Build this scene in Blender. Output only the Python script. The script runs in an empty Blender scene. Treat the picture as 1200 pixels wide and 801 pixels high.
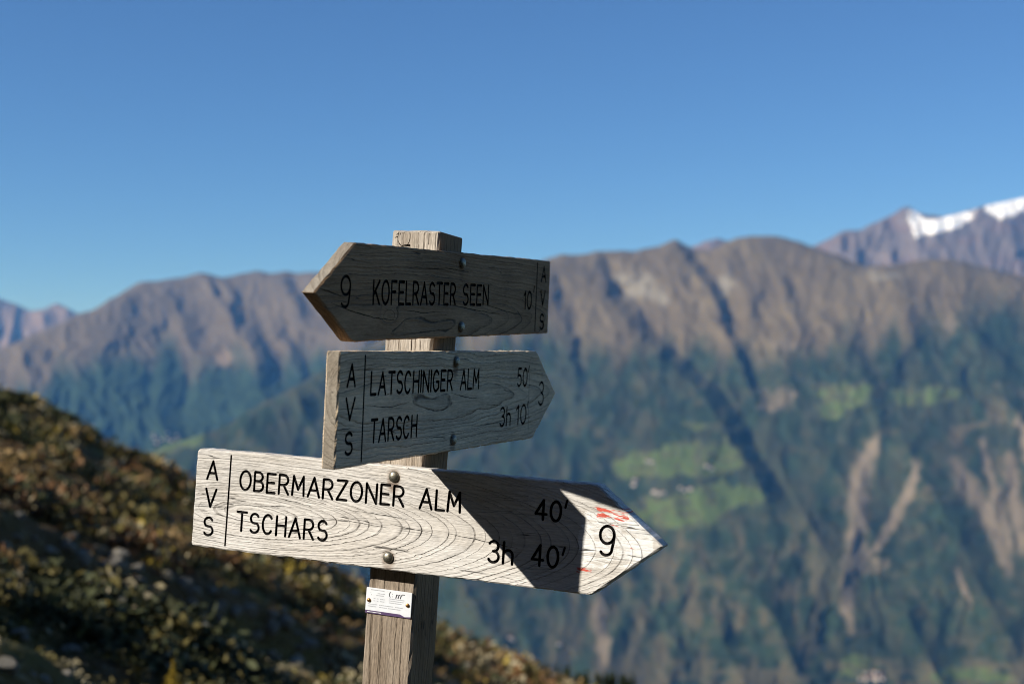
import bpy, bmesh, math, random
import numpy as np
from mathutils import Vector, Matrix
from mathutils.geometry import delaunay_2d_cdt

random.seed(7)
rng = np.random.default_rng(11)
scene = bpy.context.scene
COL = scene.collection
R = math.radians

# ------------------------------------------------------------------ camera
CAM_Z = 1.6
PITCH = 2.0
FPX = 1580.35                      # focal length in pixels of a 1200 px wide frame
HORIZON = 400.5 + FPX * math.tan(R(PITCH))
cam_d = bpy.data.cameras.new("camera")
cam = bpy.data.objects.new("camera", cam_d)
COL.objects.link(cam)
cam.location = (0, 0, CAM_Z)
cam.rotation_euler = (R(90 + PITCH), 0, 0)
cam_d.sensor_width = 36.0
cam_d.lens = FPX / 1200 * 36
cam_d.clip_start = 0.05
cam_d.clip_end = 90000
cam_d.dof.use_dof = True
cam_d.dof.focus_distance = 1.74
cam_d.dof.aperture_fstop = 4.6
scene.camera = cam

# ------------------------------------------------------------------ sky and sun
SUN_DIR = Vector((-0.7553, -0.3853, 0.5301)).normalized()      # towards the sun
world = bpy.data.worlds.new("World")
scene.world = world
world.use_nodes = True
wn = world.node_tree
bg = wn.nodes["Background"]
sky = wn.nodes.new("ShaderNodeTexSky")
sky.sky_type = 'NISHITA'
sky.sun_disc = False
sky.sun_elevation = math.asin(SUN_DIR.z)
sky.sun_rotation = math.atan2(SUN_DIR.x, SUN_DIR.y)
sky.altitude = 2200
sky.air_density = 1.0
sky.dust_density = 0.0
sky.ozone_density = 12.0
wn.links.new(sky.outputs[0], bg.inputs[0])
bg.inputs[1].default_value = 0.087
sun_d = bpy.data.lights.new("sun", 'SUN')
sun = bpy.data.objects.new("sun", sun_d)
COL.objects.link(sun)
sun_d.energy = 5.0
sun_d.angle = R(0.53)
sun_d.color = (1.0, 0.965, 0.915)
sun.rotation_euler = SUN_DIR.to_track_quat('Z', 'Y').to_euler()
scene.view_settings.view_transform = 'Standard'
scene.view_settings.look = 'None'
scene.view_settings.exposure = 0.45
scene.view_settings.gamma = 1.0
scene.view_settings.use_curve_mapping = False
scene.cycles.use_denoising = True
scene.cycles.filter_width = 1.0
scene.cycles.volume_bounces = 0
scene.cycles.max_bounces = 5

# ------------------------------------------------------------------ helpers
def tag(o, label=None, cat=None, group=None, kind=None):
    if label: o["label"] = label
    if cat: o["category"] = cat
    if group: o["group"] = group
    if kind: o["kind"] = kind
    return o

def link(name, me, mats=(), parent=None):
    o = bpy.data.objects.new(name, me)
    COL.objects.link(o)
    for m in mats:
        me.materials.append(m)
    if parent is not None:
        o.parent = parent
    return o

def np_mesh(name, verts, faces, smooth=True):
    """verts (n,3), faces (m,k) arrays"""
    me = bpy.data.meshes.new(name)
    n, (m, k) = len(verts), faces.shape
    me.vertices.add(n)
    me.vertices.foreach_set("co", np.ascontiguousarray(verts, dtype=np.float32).ravel())
    me.loops.add(m * k)
    me.loops.foreach_set("vertex_index", np.ascontiguousarray(faces, dtype=np.int32).ravel())
    me.polygons.add(m)
    me.polygons.foreach_set("loop_start", np.arange(0, m * k, k, dtype=np.int32))
    me.polygons.foreach_set("use_smooth", np.full(m, smooth, dtype=bool))
    me.update(calc_edges=True)
    return me

def set_attr(me, name, rgba):
    a = me.color_attributes.new(name, 'FLOAT_COLOR', 'POINT')
    a.data.foreach_set("color", np.ascontiguousarray(rgba, dtype=np.float32).ravel())

def bm_obj(name, bm, mats, parent=None, smooth=False):
    me = bpy.data.meshes.new(name)
    bm.to_mesh(me)
    bm.free()
    if smooth:
        me.polygons.foreach_set("use_smooth", [True] * len(me.polygons))
    return link(name, me, mats, parent)

def hash2(ix, iy, seed):
    h = (ix.astype(np.int64) * 374761393 + iy.astype(np.int64) * 668265263 + seed * 1442695041) & 0xFFFFFFFF
    h = ((h ^ (h >> 13)) * 1274126177) & 0xFFFFFFFF
    h = h ^ (h >> 16)
    return (h & 0xFFFFFF) / float(0xFFFFFF)

def vnoise(x, y, seed=0):
    x = np.asarray(x, float); y = np.asarray(y, float)
    ix = np.floor(x); iy = np.floor(y)
    fx = x - ix; fy = y - iy
    fx = fx * fx * fx * (fx * (fx * 6 - 15) + 10); fy = fy * fy * fy * (fy * (fy * 6 - 15) + 10)
    a = hash2(ix, iy, seed); b = hash2(ix + 1, iy, seed)
    c = hash2(ix, iy + 1, seed); d = hash2(ix + 1, iy + 1, seed)
    return (a * (1 - fx) + b * fx) * (1 - fy) + (c * (1 - fx) + d * fx) * fy

def fbm(x, y, seed=0, octs=4, gain=0.5):
    s = 0; a = 1; t = 0
    for k in range(octs):
        s = s + a * vnoise(np.asarray(x) * 2 ** k + 17.3 * k, np.asarray(y) * 2 ** k - 9.1 * k, seed + k)
        t += a; a *= gain
    return s / t

def ridged(x, y, seed=0, octs=4, gain=0.5):
    s = 0; a = 1; t = 0
    for k in range(octs):
        v = 1 - abs(2 * vnoise(np.asarray(x) * 2 ** k + 31.7 * k, np.asarray(y) * 2 ** k + 5.3 * k, seed + k) - 1)
        s = s + a * v; t += a; a *= gain
    return s / t

def sstep(a, b, x):
    t = np.clip((np.asarray(x, float) - a) / (b - a), 0, 1)
    return t * t * (3 - 2 * t)

# ---- node helper
class NT:
    def __init__(self, name):
        self.m = bpy.data.materials.new(name)
        self.m.use_nodes = True
        self.t = self.m.node_tree
        self.b = self.t.nodes["Principled BSDF"]
    def node(self, kind, **kw):
        n = self.t.nodes.new(kind)
        for k, v in kw.items(): setattr(n, k, v)
        return n
    def put(self, sock, v):
        if isinstance(v, bpy.types.NodeSocket): self.t.links.new(v, sock)
        elif v is not None: sock.default_value = v
    def math(self, op, a, b=None, c=None, clamp=False):
        n = self.node("ShaderNodeMath", operation=op, use_clamp=clamp)
        self.put(n.inputs[0], a)
        if b is not None: self.put(n.inputs[1], b)
        if c is not None: self.put(n.inputs[2], c)
        return n.outputs[0]
    def xyz(self, x, y, z):
        n = self.node("ShaderNodeCombineXYZ")
        for i, v in enumerate((x, y, z)): self.put(n.inputs[i], v)
        return n.outputs[0]
    def noise(self, vec, scale=1.0, detail=2.0, rough=0.5, dist=0.0):
        n = self.node("ShaderNodeTexNoise")
        self.put(n.inputs["Vector"], vec)
        n.inputs["Scale"].default_value = scale
        n.inputs["Detail"].default_value = detail
        n.inputs["Roughness"].default_value = rough
        n.inputs["Distortion"].default_value = dist
        return n.outputs["Fac"]
    def ss(self, v, a, b, lo=0.0, hi=1.0):
        n = self.node("ShaderNodeMapRange", interpolation_type='SMOOTHSTEP')
        self.put(n.inputs[0], v)
        n.inputs[1].default_value = a; n.inputs[2].default_value = b
        n.inputs[3].default_value = lo; n.inputs[4].default_value = hi
        return n.outputs[0]
    def mix(self, f, a, b, blend='MIX'):
        n = self.node("ShaderNodeMix", data_type='RGBA', blend_type=blend)
        self.put(n.inputs[0], f)
        for s, v in ((n.inputs[6], a), (n.inputs[7], b)):
            if isinstance(v, (tuple, list)) and len(v) == 3: v = (*v, 1)
            self.put(s, v)
        return n.outputs[2]
    def bump(self, h, dist, strength=1.0):
        n = self.node("ShaderNodeBump")
        n.inputs["Strength"].default_value = strength
        n.inputs["Distance"].default_value = dist
        self.put(n.inputs["Height"], h)
        self.t.links.new(n.outputs[0], self.b.inputs["Normal"])
    def out(self, col=None, rough=None, metal=None, spec=None):
        if isinstance(col, (tuple, list)) and len(col) == 3: col = (*col, 1)
        self.put(self.b.inputs["Base Color"], col)
        self.put(self.b.inputs["Roughness"], rough)
        self.put(self.b.inputs["Metallic"], metal)
        self.put(self.b.inputs["Specular IOR Level"], spec)
        return self.m

def plain(name, col, rough=0.7, metal=0.0, spec=0.3, var=0.0, scale=30):
    n = NT(name)
    c = (*col, 1)
    if var:
        tc = n.node("ShaderNodeTexCoord").outputs["Object"]
        f = n.noise(tc, scale, 4, 0.6)
        c = n.mix(n.ss(f, 0.3, 0.7), tuple(x * (1 - var) for x in col), tuple(min(1, x * (1 + var)) for x in col))
    return n.out(c, rough, metal, spec)

def wood(name, a0, b0, c0, k, spacing, light, warm, dark, warp=0.012, seed=0.0, vertical=False,
         ring_str=0.75, paint=False, fibre_amt=0.45, bump=1.0, knots=(), crack_amt=1.0, wscale=(3.0, 14.0), wide=0.35, tone=None, stains=()):
    """Weathered softwood: a solid texture of growth rings round a slanting pith, fibre streaks and drying cracks."""
    n = NT(name)
    s = n.node("ShaderNodeSeparateXYZ")
    n.t.links.new(n.node("ShaderNodeTexCoord").outputs["Object"], s.inputs[0])
    X, Y, Z = s.outputs
    A, B, C = (Z, X, Y) if vertical else (X, Z, Y)
    M = n.math
    base = n.xyz(M('MULTIPLY_ADD', A, wscale[0], seed), M('MULTIPLY_ADD', B, wscale[1], seed * 1.7), M('MULTIPLY', C, wscale[1]))
    w1 = M('MULTIPLY', M('SUBTRACT', n.noise(base, 1.0, 3, 0.5), 0.5), warp)
    base2 = n.xyz(M('MULTIPLY_ADD', A, 5.0, seed + 7), M('MULTIPLY_ADD', B, 22.0, seed), M('MULTIPLY', C, 22.0))
    w2 = M('MULTIPLY', M('SUBTRACT', n.noise(base2, 1.0, 2, 0.5), 0.5), warp * 0.8)
    # jagged little waves of the ring lines
    jag = n.xyz(M('MULTIPLY_ADD', A, 60.0, seed), M('MULTIPLY', B, 260.0), M('MULTIPLY', C, 260.0))
    wj = M('MULTIPLY', M('SUBTRACT', n.noise(jag, 1.0, 2, 0.6), 0.5), 0.0032)
    b = M('ADD', M('ADD', M('SUBTRACT', B, b0), w1), wj)
    c = M('ADD', M('SUBTRACT', C, c0), w2)
    ka = M('MULTIPLY', M('SUBTRACT', A, a0), k)
    r2 = M('ADD', M('ADD', M('MULTIPLY', b, b), M('MULTIPLY', ka, ka)), M('MULTIPLY', c, c))
    r = M('SQRT', r2)
    for (ax, bx, rad) in knots:            # grain flows round a knot
        da = M('MULTIPLY', M('SUBTRACT', A, ax), 0.45)
        db = M('SUBTRACT', B, bx)
        d2 = M('ADD', M('MULTIPLY', da, da), M('MULTIPLY', db, db))
        g = M('EXPONENT', M('DIVIDE', d2, -rad * rad))
        r = M('ADD', r, M('MULTIPLY', g, rad * 0.75))
    q = M('DIVIDE', r, spacing)
    wob = n.node("ShaderNodeTexNoise", noise_dimensions='1D')
    n.put(wob.inputs["W"], q); wob.inputs["Scale"].default_value = 0.45; wob.inputs["Detail"].default_value = 2
    q = M('ADD', q, M('MULTIPLY', M('SUBTRACT', wob.outputs["Fac"], 0.5), 2.2))      # wide and narrow years
    f = M('FRACT', q)
    yr = n.node("ShaderNodeTexWhiteNoise", noise_dimensions='1D')
    n.put(yr.inputs["W"], M('FLOOR', q))
    year = M('MULTIPLY_ADD', yr.outputs["Value"], 0.70, 0.45)
    ring = M('MULTIPLY', n.ss(f, 0.45, 0.93), n.ss(f, 0.965, 1.0, 1.0, 0.0))
    line = M('MULTIPLY', n.ss(f, 0.86, 0.94), n.ss(f, 0.965, 1.0, 1.0, 0.0))
    brk = n.xyz(M('MULTIPLY_ADD', A, 38.0, seed + 3), M('MULTIPLY', B, 90.0), M('MULTIPLY', C, 90.0))
    bn = n.ss(n.noise(brk, 1.0, 3, 0.6), 0.32, 0.62, 0.15, 1.0)
    line = M('MULTIPLY', M('MULTIPLY', line, bn), year)
    ring = M('MULTIPLY', ring, year)
    fv = n.xyz(M('MULTIPLY_ADD', A, 14.0, seed), M('MULTIPLY', B, 420.0), M('MULTIPLY', C, 420.0))
    fib = n.noise(fv, 1.0, 5, 0.75)
    fv2 = n.xyz(M('MULTIPLY_ADD', A, 110.0, seed), M('MULTIPLY', B, 600.0), M('MULTIPLY', C, 600.0))
    fib2 = n.noise(fv2, 1.0, 2, 0.6)
    bl = n.xyz(M('MULTIPLY_ADD', A, 7.0, seed + 1), M('MULTIPLY', B, 26.0), M('MULTIPLY', C, 26.0))
    blotch = n.ss(n.noise(bl, 1.0, 4, 0.6), 0.35, 0.68)
    cv = n.xyz(M('MULTIPLY_ADD', A, 3.2, seed + 5), M('MULTIPLY', B, 75.0), M('MULTIPLY', C, 75.0))
    cn = n.noise(cv, 1.0, 2, 0.5)
    crk = n.ss(M('ABSOLUTE', M('SUBTRACT', cn, 0.5)), 0.0015, 0.006, 1.0, 0.0)
    cm = n.ss(n.noise(n.xyz(M('MULTIPLY_ADD', A, 9.0, seed), M('MULTIPLY', B, 40.0), 0.0), 1.0, 2), 0.53, 0.62)
    crk = M('MULTIPLY', M('MULTIPLY', crk, cm), crack_amt)
    col = n.mix(blotch, light, warm)
    col = n.mix(M('MULTIPLY', ring, ring_str * wide), col, tuple(0.45 * x + 0.55 * y for x, y in zip(light, dark)))
    if paint:
        # remains of a white and red waymark on the pointed end, worn off along the grain
        wear = n.noise(n.xyz(M('MULTIPLY', A, 45.0), M('MULTIPLY', B, 200.0), 3.0), 1.0, 4, 0.7)
        big = n.noise(n.xyz(M('MULTIPLY', A, 26.0), M('MULTIPLY', B, 34.0), 1.7), 1.0, 2, 0.5)
        def box(a1, a2, b1, b2, so=0.008):
            p = M('MULTIPLY', n.ss(A, a1 - so, a1 + so), n.ss(A, a2 - so, a2 + so, 1.0, 0.0))
            q = M('MULTIPLY', n.ss(B, b1 - so, b1 + so), n.ss(B, b2 - so, b2 + so, 1.0, 0.0))
            return M('MULTIPLY', p, q)
        wm = M('MAXIMUM', box(0.226, 0.252, -0.020, 0.014), M('MULTIPLY', box(0.272, 0.318, -0.020, 0.012), 0.86))
        wm = M('MAXIMUM', wm, M('MULTIPLY', box(0.228, 0.325, -0.038, 0.036), 0.78))
        white = n.ss(M('ADD', M('MULTIPLY', wm, 0.95), M('ADD', M('MULTIPLY', M('SUBTRACT', wear, 0.5), 1.0), M('MULTIPLY', M('SUBTRACT', big, 0.5), 0.8))), 0.62, 0.74)
        col = n.mix(M('MULTIPLY', white, 0.9), col, (0.80, 0.80, 0.79))
        rm = M('MAXIMUM', M('MULTIPLY', box(0.247, 0.292, 0.024, 0.041, 0.004), 0.84), M('MULTIPLY', box(0.226, 0.250, -0.042, -0.033, 0.004), 0.95))
        rm = M('MAXIMUM', rm, M('MULTIPLY', box(0.24, 0.30, -0.043, -0.036, 0.004), 0.62))
        rm = M('MAXIMUM', rm, M('MULTIPLY', box(0.285, 0.300, -0.012, 0.004, 0.004), 0.55))
        rm = M('MAXIMUM', rm, M('MULTIPLY', box(0.238, 0.30, 0.016, 0.044, 0.005), 0.55))
        redw = n.noise(n.xyz(M('MULTIPLY', A, 42.0), M('MULTIPLY_ADD', B, 300.0, M('MULTIPLY', A, 40.0)), 8.0), 1.0, 3, 0.6)
        red = n.ss(M('ADD', rm, M('MULTIPLY', M('SUBTRACT', redw, 0.5), 1.9)), 0.76, 0.90)
        col = n.mix(M('MULTIPLY', red, 0.92), col, (0.62, 0.07, 0.035))
    col = n.mix(M('MULTIPLY', line, ring_str), col, dark)
    fm = M('ADD', M('MULTIPLY', M('SUBTRACT', fib, 0.5), fibre_amt * 2), M('MULTIPLY', M('SUBTRACT', fib2, 0.5), fibre_amt * 1.2))
    fmul = M('ADD', 1.0, fm)
    g = n.node("ShaderNodeCombineColor")
    for i in range(3): n.put(g.inputs[i], fmul)
    col = n.mix(1.0, col, g.outputs[0], 'MULTIPLY')
    col = n.mix(M('MULTIPLY', crk, 0.85), col, (0.025, 0.019, 0.014))
    for sa, sb in stains:      # rust bled out of the bolts and down the board
        da = M('MULTIPLY', M('SUBTRACT', A, sa), 1.0)
        db = M('SUBTRACT', B, sb)
        db = M('MAXIMUM', db, M('MULTIPLY', db, -0.45))
        d = M('SQRT', M('ADD', M('MULTIPLY', da, da), M('MULTIPLY', db, db)))
        st = M('MULTIPLY', n.ss(d, 0.006, 0.0125, 1.0, 0.0), n.ss(n.noise(base2, 4.0, 3, 0.6), 0.3, 0.65, 0.35, 0.8))
        col = n.mix(st, col, (0.17, 0.105, 0.062))
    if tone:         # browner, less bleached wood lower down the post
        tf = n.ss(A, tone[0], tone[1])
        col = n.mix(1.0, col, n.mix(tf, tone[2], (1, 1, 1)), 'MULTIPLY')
    h = M('ADD', M('MULTIPLY', ring, 0.5), M('MULTIPLY', fib, 0.7))
    h = M('SUBTRACT', h, M('MULTIPLY', line, 0.9))
    h = M('SUBTRACT', h, M('MULTIPLY', crk, 1.6))
    h = M('ADD', h, M('MULTIPLY', fib2, 0.35))
    n.bump(h, 0.0012 * bump, 0.8)
    return n.out(col, 0.78, 0.0, 0.25)

# ------------------------------------------------------------------ the near hillside
def hill_z(x, y):
    x = np.asarray(x, float); y = np.asarray(y, float)
    d = np.hypot(x, y)
    xl = np.where(x < -45, -45 + (x + 45) * 0.55, x)
    z = -0.484 * xl - 0.179 * y
    z = z - 0.0045 * np.maximum(0, y - 62) ** 2 * np.exp(-np.maximum(0, y - 62) / 160.0)
    z = z - 0.50 * np.maximum(0, y - 120)
    # far away the slope eases out into the valley floor
    big = sstep(60, 400, d)
    z = z + big * 40 * (fbm(x / 190, y / 190, 5, 4) - 0.5)
    amp = sstep(1.5, 9, d)
    # terrace ribs running down the slope, lumps, hummocks
    al = (x * 0.94 - y * 0.34); ac = (x * 0.34 + y * 0.94)
    z = z + amp * 0.50 * (ridged(al / 5.0 + 0.9 * fbm(ac / 9, al / 9, 3, 2), ac / 16.0, 21, 2) - 0.5)
    z = z + amp * 0.36 * (fbm(al / 1.5, ac / 2.9, 41, 3) - 0.5) * 2
    z = z + amp * 0.13 * (fbm(x / 0.42, y / 0.5, 57, 2) - 0.5) * 2
    # one sharper terrace edge below the sign
    ex, ey = -5.25, 13.8
    s = (x - ex) * 0.94 - (y - ey) * 0.34 + 0.5 * (fbm(ac / 2.5, al / 9, 77, 2) - 0.5)
    z = z + amp * (-0.80 * sstep(0.0, 0.7, s) + 0.80 * sstep(1.0, 3.0, s)) * sstep(9, 11, y) * sstep(30, 22, y)
    # skyline shoulder
    z = z + 2.0 * (fbm(x / 14 + 4.2, y / 18, 91, 2) - 0.5) * sstep(25, 60, d)
    # unseen spur behind the photographer, added to block sky light on the lowest board
    azm = np.degrees(np.arctan2(x, y)) % 360
    z = z + 1.5 * np.maximum(0, d - 4) * sstep(95, 150, azm) * sstep(226, 206, azm) * (1 - 0.5 * sstep(100, 600, d))
    return np.maximum(z, -1180 + 0 * z)

def build_hillside():
    a1 = np.linspace(-180, -28, 70, endpoint=False)
    a2 = np.linspace(-28, 22, 470, endpoint=False)
    a3 = np.linspace(22, 180, 72)
    az = np.radians(np.concatenate([a1, a2, a3]))
    rad = np.concatenate([[0.0], np.geomspace(0.5, 140, 330), np.geomspace(146, 3800, 60)])
    RR, AA = np.meshgrid(rad, az)
    x = RR * np.sin(AA); y = RR * np.cos(AA)
    z = hill_z(x, y)
    # the hillside stops short of the far mountain across the valley
    V = np.stack([x, y, z], -1).reshape(-1, 3)
    na, nr = RR.shape
    i, j = np.meshgrid(np.arange(na - 1), np.arange(nr - 1), indexing='ij')
    q = (i * nr + j).ravel()
    F = np.stack([q, q + 1, q + nr + 1, q + nr], 1)
    me = np_mesh("hillside", V, F[:, ::-1])
    n = NT("heath_soil")
    geo = n.node("ShaderNodeNewGeometry").outputs["Position"]
    a = n.noise(geo, 1.1, 5, 0.6); b = n.noise(geo, 6.0, 5, 0.65); c = n.noise(geo, 0.35, 3, 0.5)
    col = n.mix(n.ss(a, 0.35, 0.65), (0.085, 0.062, 0.030), (0.130, 0.075, 0.035))
    col = n.mix(n.ss(c, 0.4, 0.65), col, (0.115, 0.100, 0.034))
    col = n.mix(n.math('MULTIPLY', n.ss(b, 0.56, 0.70), 0.75), col, (0.24, 0.205, 0.125))
    n.bump(n.math('ADD', b, a), 0.12, 1.0)
    me.materials.append(n.out(col, 0.95, 0, 0.1))
    return tag(link("hillside", me), kind="structure")
build_hillside()

# ------------------------------------------------------------------ far mountains
def px_dir(px, py):
    """direction slopes (dx, dz per metre of y) of a bearing and height, written as photo pixels"""
    return (px - 600) / FPX, (HORIZON - py) / FPX

MAIN_SKY = [(-300, 640), (0, 575), (100, 548), (180, 526), (260, 500), (330, 460), (400, 420), (470, 385), (560, 340), (620, 312),
            (645, 302), (660, 298), (678, 300), (700, 294), (742, 293), (771, 288), (792, 281), (806, 288), (815, 293), (835, 292), (850, 284), (867, 278), (883, 275), (917, 277),
            (935, 281), (950, 287), (975, 296), (1000, 307), (1017, 312), (1054, 310), (1087, 304), (1121, 304), (1158, 313), (1200, 324), (1300, 345), (1500, 360)]
LEFT_SKY = [(-400, 520), (-200, 470), (-60, 428), (0, 408), (45, 389), (84, 372), (105, 363), (133, 348), (164, 331), (185, 329), (210, 324), (234, 318), (259, 324),
            (297, 317), (315, 320), (332, 316), (348, 321), (364, 319), (420, 318), (500, 322), (560, 330), (640, 345), (800, 380)]
SNOW_SKY = [(700, 400), (820, 350), (900, 312), (958, 286), (992, 269), (1010, 268), (1025, 260), (1050, 250), (1060, 243), (1067, 241), (1078, 247), (1090, 251), (1110, 253), (1125, 250), (1142, 246),
            (1158, 240), (1180, 236), (1200, 231), (1250, 227), (1330, 245), (1500, 300)]
FAR_SKY = [(-400, 380), (-200, 340), (-80, 352), (-30, 345), (0, 350), (20, 358), (35, 364), (50, 362), (66, 355), (78, 361), (90, 367), (130, 380), (220, 400), (400, 420)]
MID_SKY = [(640, 360), (740, 320), (790, 297), (812, 288), (828, 281), (842, 278), (855, 282), (880, 285), (920, 300), (1000, 340)]

def interp(pts, x):
    p = np.array(pts, float)
    return np.interp(x, p[:, 0], p[:, 1])

def poly_dist(px, py, pts):
    """signed sideways distance (right of the line positive, in pixels of bearing) and a fade past the ends"""
    pts = np.array(pts, float)
    xs = np.interp(py, pts[:, 1], pts[:, 0])
    fade = sstep(pts[0, 1] - 14, pts[0, 1] + 8, py) * (1 - sstep(pts[-1, 1] - 12, pts[-1, 1] + 25, py))
    return px - xs, fade

SPURS = [  # crest lines with a steep side falling off to the right: (line, steepness in m, width in px)
    ([(792, 283), (803, 300), (818, 322), (838, 348), (850, 380)], 330, 16),
    ([(704, 335), (720, 358), (742, 385), (775, 420), (812, 450), (845, 490), (872, 540), (898, 585)], 430, 26),
    ([(838, 375), (856, 400), (868, 430), (884, 470)], 230, 13),
    ([(700, 300), (706, 318), (712, 335)], 160, 10),
    ([(968, 676), (960, 700), (954, 745)], 60, 12),
    ([(640, 330), (655, 365), (668, 400), (676, 450)], 170, 14),
    ([(962, 372), (985, 400), (1012, 440), (1030, 500)], 120, 16),
    ([(1095, 340), (1120, 372), (1150, 400), (1190, 440)], 120, 16),
    ([(915, 330), (930, 352), (942, 385)], 110, 12),
]
MEADOWS = [
    [(716, 541), (762, 529), (795, 517), (850, 514), (874, 531), (860, 550), (820, 557), (780, 560), (722, 556)],
    [(738, 594), (795, 580), (850, 563), (898, 578), (904, 590), (846, 595), (842, 618), (780, 614), (742, 606)],
    [(948, 458), (985, 450), (1015, 453), (1010, 470), (988, 492), (970, 488)],
    [(1033, 459), (1070, 452), (1125, 455), (1117, 470), (1075, 477)],
    [(166, 530), (184, 513), (215, 501), (242, 503), (234, 515), (206, 527), (180, 537)],
    [(805, 500), (822, 496), (832, 503), (818, 511)],
    [(980, 772), (1010, 766), (1030, 776), (1015, 788), (985, 786)],
    [(1080, 784), (1150, 778), (1190, 788), (1150, 796), (1090, 796)],
]
TANS = [
    [(890, 460), (912, 452), (930, 458), (922, 470), (900, 480), (886, 474)],
    [(900, 398), (915, 393), (930, 400), (918, 409), (903, 407)],
    [(1095, 382), (1115, 375), (1138, 380), (1115, 390)],
    [(985, 650), (1035, 652), (1040, 668), (1000, 672)],
    [(280, 470), (302, 464), (315, 470), (300, 478)],
]
SCARS = [  # erosion gullies: line and half-widths
    ([(1025, 515), (1012, 540), (1003, 575), (1003, 620), (1001, 650), (990, 690), (994, 730)], [6, 13, 12, 10, 8, 8, 6]),
    ([(1074, 545), (1062, 580), (1042, 615), (1025, 640), (1006, 660)], [4, 6, 7, 6, 4]),
    ([(1118, 540), (1132, 565), (1152, 595), (1166, 625), (1178, 665)], [8, 13, 13, 11, 6]),
    ([(1150, 520), (1160, 560), (1172, 600), (1182, 640)], [3, 6, 6, 4]),
    ([(1183, 535), (1185, 565), (1190, 600), (1196, 640)], [4, 9, 9, 6]),
    ([(1195, 490), (1205, 530), (1215, 560)], [4, 8, 6]),
    ([(1120, 670), (1128, 690), (1134, 705)], [2, 3, 2]),
    ([(700, 700), (704, 720), (706, 770)], [5, 8, 6]),
]
SCREES = [((750, 337), (18, 18)), ((772, 345), (16, 12)), ((851, 340), (8, 26)), ((735, 330), (12, 14)), ((1040, 322), (30, 5))]

def in_poly(px, py, poly):
    p = np.array(poly, float)
    inside = np.zeros(px.shape, bool)
    j = len(p) - 1
    for i in range(len(p)):
        c = ((p[i, 1] > py) != (p[j, 1] > py))
        inside ^= c & (px < (p[j, 0] - p[i, 0]) * (py - p[i, 1]) / (p[j, 1] - p[i, 1] + 1e-9) + p[i, 0])
        j = i
    return inside

def main_range_r(py):
    return 3550.0 / (0.48 - (HORIZON - py) / FPX)

def main_disp(px, py):
    """relief of the main slope in metres away from the viewer"""
    D = np.zeros(px.shape)
    wx = px + 26 * (fbm(px / 70, py / 90, 15, 3) - 0.5)
    dg = wx - 0.42 * (py - 300)
    D += -300 * (ridged(dg / 150, py / 330, 101, 2) - 0.5)
    low = 1 - 0.60 * sstep(410, 540, py)
    D += -190 * (0.35 + 0.65 * low) * (ridged((wx + 0.25 * (py - 300)) / 62, py / 130, 131, 3) - 0.5)
    D += -92 * low * (ridged((wx - 0.25 * py + 30 * fbm(px / 50, py / 40, 157, 2)) / 24, py / 46, 151, 3) - 0.5)
    D += -50 * low * (fbm(px / 7, py / 8, 171, 3) - 0.5)
    for line, A, w in SPURS:
        s, fade = poly_dist(px + 10 * (fbm(px / 30, py / 26, 33, 3) - 0.5), py, line)
        s = s + 9 * (fbm(px / 14, py / 12, 37, 3) - 0.5)
        prof = np.where(s < 0, -0.25 * np.exp(s / (3.0 * w)), np.where(s < w, -0.25 + 1.25 * np.clip(s / w, 0, 1), np.exp(-np.maximum(0, s - w) / (3.2 * w))))
        D += (0.62 if A < 400 else 0.50) * A * prof * fade
    return D

def range_mesh(name, sky, px0, px1, step, py_bot, rows, r_of, disp, masks, rough=3.0, back=2500, seed=0):
    cols = np.arange(px0, px1 + step, step, dtype=float)
    top = interp(sky, cols)
    top = top + rough * (fbm(cols / 22, cols * 0, 200 + seed, 4) - 0.5) * 2
    t = np.linspace(0, 1, rows)
    PX = np.repeat(cols[:, None], rows, 1)
    PY = top[:, None] + (py_bot - top[:, None]) * t[None, ::-1]        # from the foot up to the skyline
    r = r_of(PX, PY) + disp(PX, PY)
    edge = (PY - top[:, None])
    r = r + 260 * np.exp(-edge / 4.0)                                   # rounded crest
    dx, dz = px_dir(PX, PY)
    P = np.stack([dx * r, r, dz * r + CAM_Z], -1)
    # the far side of the mountain
    backs = []
    for q in (0.12, 0.4, 1.0):
        b = P[:, -1, :].copy()
        g = 1 + q * back / b[:, 1]
        b[:, 0] *= g; b[:, 1] *= g
        b[:, 2] = b[:, 2] - q * back * 0.75
        backs.append(b)
    P = np.concatenate([P, np.stack(backs, 1)], 1)
    mk = masks(PX, PY)
    mk = np.concatenate([mk, np.repeat(mk[:, -1:, :], 3, 1)], 1)
    na, nr = P.shape[:2]
    i, j = np.meshgrid(np.arange(na - 1), np.arange(nr - 1), indexing='ij')
    q = (i * nr + j).ravel()
    F = np.stack([q, q + nr, q + nr + 1, q + 1], 1)
    me = np_mesh(name, P.reshape(-1, 3), F)
    set_attr(me, "cover", mk.reshape(-1, 4))
    return me

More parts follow.
